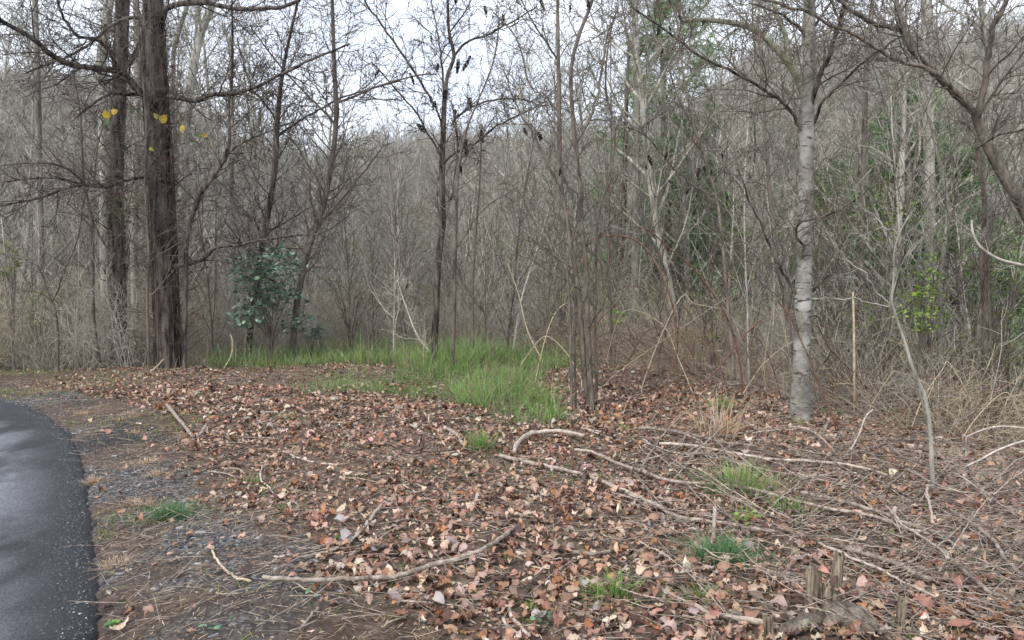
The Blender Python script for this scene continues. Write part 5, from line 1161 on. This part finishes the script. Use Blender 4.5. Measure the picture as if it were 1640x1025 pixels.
lying(w_([(640, 968), (700, 972), (760, 978), (800, 982)], 4, 3), 'thin reddish stick below the long curved branch', seed=37)
lying(w_([(480, 1015), (495, 995), (510, 978)], 6, 4), 'dark mossy stick on soil at the bottom edge', seed=38)
def spot(u, v):
    if v < 760: return 'below the beech near the brambles' if u < 1350 else 'on the leaves downhill of the beech'
    if v < 860: return 'among the long poles by the wide grass clump' if u < 1300 else 'around the pale crooked sapling base'
    return 'left of the jagged stump' if u < 1300 else 'between the stump and the small stump' if u < 1450 else 'in the tangle at the lower right corner'
g = random.Random(99)
for i in range(270):   # loose brush poles at the right, all running down the slope
    u = g.uniform(980, 1640); v = g.uniform(700, 1020)
    if u < 1250 and v > 880 and g.random() < .6: continue
    sl_ = g.gauss(.42, .35) if g.random() < .75 else g.gauss(-.7, .6); ln = g.uniform(60, 210) * (v / 900) ** 1.5; c = 1 / sqrt(1 + sl_ * sl_); b = g.gauss(0, .08)
    pt = [(u + ln * c * t, v + ln * c * sl_ * t + b * ln * sin(pi * t)) for t in (0, .25, .5, .75, 1)]
    pt = [(a, min(1060, max(b_, 560 + max(0, a - 900) * .24))) for a, b_ in pt]
    w = g.uniform(1.6, 4.2); mi = g.randrange(4)
    lying(w_(pt, w, w * .6), '%s thin stick lying %s' % (['grey', 'grey', 'bleached', 'brown'][mi], spot(u, v)), ['stick', 'stick', 'stick_pale', 'bark_brown'][mi], 'brush_stick', 'stick', g.uniform(.015, .12), group='loose sticks in the brush at right', seed=i, twn=g.choice((0, 2, 4)), sides=5)
for i in range(60):   # small sticks over the leaves elsewhere
    u = g.uniform(330, 1100); v = g.uniform(650, 1015); a = g.uniform(-.5, .8); ln = g.uniform(25, 80) * (v / 850) ** 1.5
    w = g.uniform(2, 4.5); mi = g.randrange(3); lying(w_([(u, v), (u + ln * cos(a) * .5, v + ln * sin(a) * .3 + g.uniform(-3, 3)), (u + ln * cos(a), min(1040, v + ln * sin(a) * .6))], w, w * .7), '%s small twig lying %s' % (['grey', 'bleached', 'tan'][mi], 'on leaves close to the grass patch' if v < 740 else 'on leaves above the long curved branch' if u < 760 and v < 880 else 'near the bottom edge left of centre' if u < 700 else 'on leaves left of the long poles' if v < 880 else 'near the clover seedling'), ['stick', 'stick_pale', 'tan'][mi], 'twig', 'twig', .02, group='small twigs on the leaves', seed=i + 300, sides=5)
# fine twig litter
rg = np.random.default_rng(31)
x, y = scatter(24000, 3.2, 13, 331, lambda x, y: .25 + .75 * sstep(1, 4, x + (8 - y) * .2))
polys = []; z = height(x, y); Rr = random.Random(2)
for i in range(len(x)):
    a = Rr.gauss(-.5, .8) if x[i] > 1.5 else Rr.uniform(0, 3.14); l = Rr.uniform(.06, .34); zz = z[i] + Rr.uniform(.01, .05); dz = Rr.gauss(0, .12) * l
    polys.append(([(x[i] + cos(a) * l * t, y[i] + sin(a) * l * t, zz + dz * t + Rr.uniform(0, .012)) for t in (0, .5, 1)], [Rr.uniform(.001, .003)] * 3))
tag(tubes('twig_litter', polys, M['stick'], 3), 'fine grey twigs strewn through the leaf litter', 'twig litter', kind='stuff')

# ------------------------------------------------------------------ snag, stumps, log
def slab(name, parent, cx0, cy0, wdt, dep, h, seed, mat='stump', jag=.25, lean=(0, 0)):
    """a splintered upright piece of wood with a broken top"""
    g = np.random.default_rng(seed); sd = 22; n = 12; a = np.arange(sd) / sd * 2 * pi
    prof = 1 + .10 * g.normal(0, 1, sd); top = h * (1 - jag * np.abs(g.normal(0, .6, sd))); top = (top + np.roll(top, 1) * .5) / 1.5
    V = []
    for i in range(n):
        f = i / (n - 1); fl = 1 + .35 * (1 - f) ** 4
        V.append(np.stack([cx0 + np.cos(a) * wdt * prof * fl * (1 - .12 * f) + lean[0] * f, cy0 + np.sin(a) * dep * prof * fl * (1 - .12 * f) + lean[1] * f, -.06 + (top + .06) * f], 1) + g.normal(0, .0012, (sd, 3)))
    V.append(np.stack([cx0 + np.cos(a) * wdt * .5 + lean[0], cy0 + np.sin(a) * dep * .5 + lean[1], top * (.86 + .1 * g.random(sd))], 1))
    V.append(np.stack([cx0 + np.cos(a) * .001 + lean[0], cy0 + np.sin(a) * .001 + lean[1], top * 0 + h * (1 - jag) * .8], 1))
    V = np.concatenate(V); m_ = n + 2; ii = np.arange(m_ * sd).reshape(m_, sd); A = ii[:-1]; B = ii[1:]
    q = np.stack([A, np.roll(A, -1, 1), np.roll(B, -1, 1), B], -1).reshape(-1, 4)
    return link(name, mesh(name, V, q, M[mat]), parent)
p = ground(1316, 985); k = p[1] / F
t = thing('broken_stump', p, 'jagged hollow grey stump with two splintered uprights holding leaves', 'stump')
slab('splintered_wood', t, -12 * k, .01, 13 * k, 11 * k, 82 * k, 1, jag=.10); slab('splintered_wood', t, 16 * k, 0, 9 * k, 9 * k, 112 * k, 2, jag=.22, lean=(10 * k, 0)); slab('splintered_wood', t, 3 * k, -.025, 9 * k, 6 * k, 60 * k, 3, jag=.2)
for i, (dx, dz) in enumerate(((8, 62), (14, 46), (2, 30), (-2, 78))):
    o = link('leaf', LM[i], t, (dx * k, -.06 + .01 * i, dz * k)); o.scale = (.07,) * 3; o.rotation_euler = (.5, .3 * i, i * 1.3)
p = ground(1440, 1012); k = p[1] / F
t = thing('small_stump', p, 'small splintered stump with moss at its foot right of the jagged one', 'stump'); slab('splintered_wood', t, 0, 0, 8 * k, 7 * k, 62 * k, 4, jag=.25, lean=(4 * k, 0)); slab('splintered_wood', t, -7 * k, .0, 5 * k, 5 * k, 30 * k, 5, jag=.3)
p = ground(1234, 1030); k = p[1] / F
t = thing('stump_fragment', p, 'grey splintered wood fragment at the bottom edge left of the log', 'stump'); slab('splintered_wood', t, 0, 0, 8 * k, 7 * k, 50 * k, 6, jag=.2, lean=(-6 * k, 0))
p = ground(1612, 975); k = p[1] / F
t = thing('small_stump', p, 'short leaning grey stub among sticks at the lower right', 'stump'); slab('splintered_wood', t, 0, 0, 6 * k, 6 * k, 36 * k, 7, jag=.1, lean=(8 * k, 0))
p = ground(1142, 866); k = p[1] / F
t = thing('upright_snag', p, 'thin pale broken stick standing upright over the green tuft', 'snag'); slab('splintered_wood', t, 0, 0, 3.2 * k, 3.2 * k, 62 * k, 8, 'stick_pale', .12, (3 * k, 0))
p = ground(1427, 850); k = p[1] / F
t = thing('upright_snag', p, 'short pale stub standing on the brush poles', 'snag'); slab('splintered_wood', t, 0, 0, 3.5 * k, 3.5 * k, 42 * k, 9, 'stick_pale', .12, (5 * k, 0))
def logm(pts, rad, label, mat='log', seed=1):
    R = random.Random(seed); W_ = []
    for (u, v), r in zip(pts, rad):
        p = ground(u, v); W_.append((p[0], p[1], p[2] + r * .85, r * 1.15))
    Q = np.array(catmull(W_, 8)); sd = 20; v, q = tube_geo([([tuple(a[:3]) for a in Q], [float(a[3]) for a in Q])], sd, cap=True); n = len(v) // sd; V = v.reshape(n, sd, 3); c = V.mean(1, keepdims=True)
    AA, Z2 = np.meshgrid(np.arange(sd) / sd * 2 * pi, np.arange(n) * .12); nn = fbm(np.cos(AA) * 3 + 4, np.sin(AA) * 3 + Z2 + 4, seed, 3)
    V = c + (V - c) * (1 + .55 * nn[..., None]); o = tuple(Q[0][:3]); 
    ob = link('mossy_log', mesh('mossy_log', V.reshape(-1, 3) - np.array(o), q, M[mat], smooth=True)); ob.location = o; tag(ob, label, 'log')
logm([(1245, 1022), (1275, 1012), (1305, 1004), (1330, 1002)], [.02, .03, .032, .02], 'left greyish green log piece covered with lichen at the bottom')
logm([(1318, 1006), (1345, 1006), (1375, 1014), (1400, 1026)], [.04, .055, .055, .04], 'dark mossy log curving at the bottom edge', seed=2)
lying(w_([(1368, 992), (1390, 1005), (1415, 1022)], 10, 12), 'bleached wood slab beside the dark mossy log', 'stick_pale', seed=55)
# thin air between the near trees and the far ridges
hm = bpy.data.materials.new('haze'); hm.use_nodes = True; hm.node_tree.nodes.remove(hm.node_tree.nodes['Principled BSDF'])
hv = hm.node_tree.nodes.new('ShaderNodeVolumePrincipled'); hv.inputs['Color'].default_value = (.86, .91, 1, 1); hv.inputs['Density'].default_value = .0004; hv.inputs['Anisotropy'].default_value = .2
hm.node_tree.links.new(hv.outputs[0], hm.node_tree.nodes['Material Output'].inputs['Volume'])
v, f = bx(-450, 450, -80, 460, -40, 110); tag(link('haze', mesh('haze', v, f, hm)), 'faint bluish air over the far hillside', 'haze', kind='stuff')
print('all done')
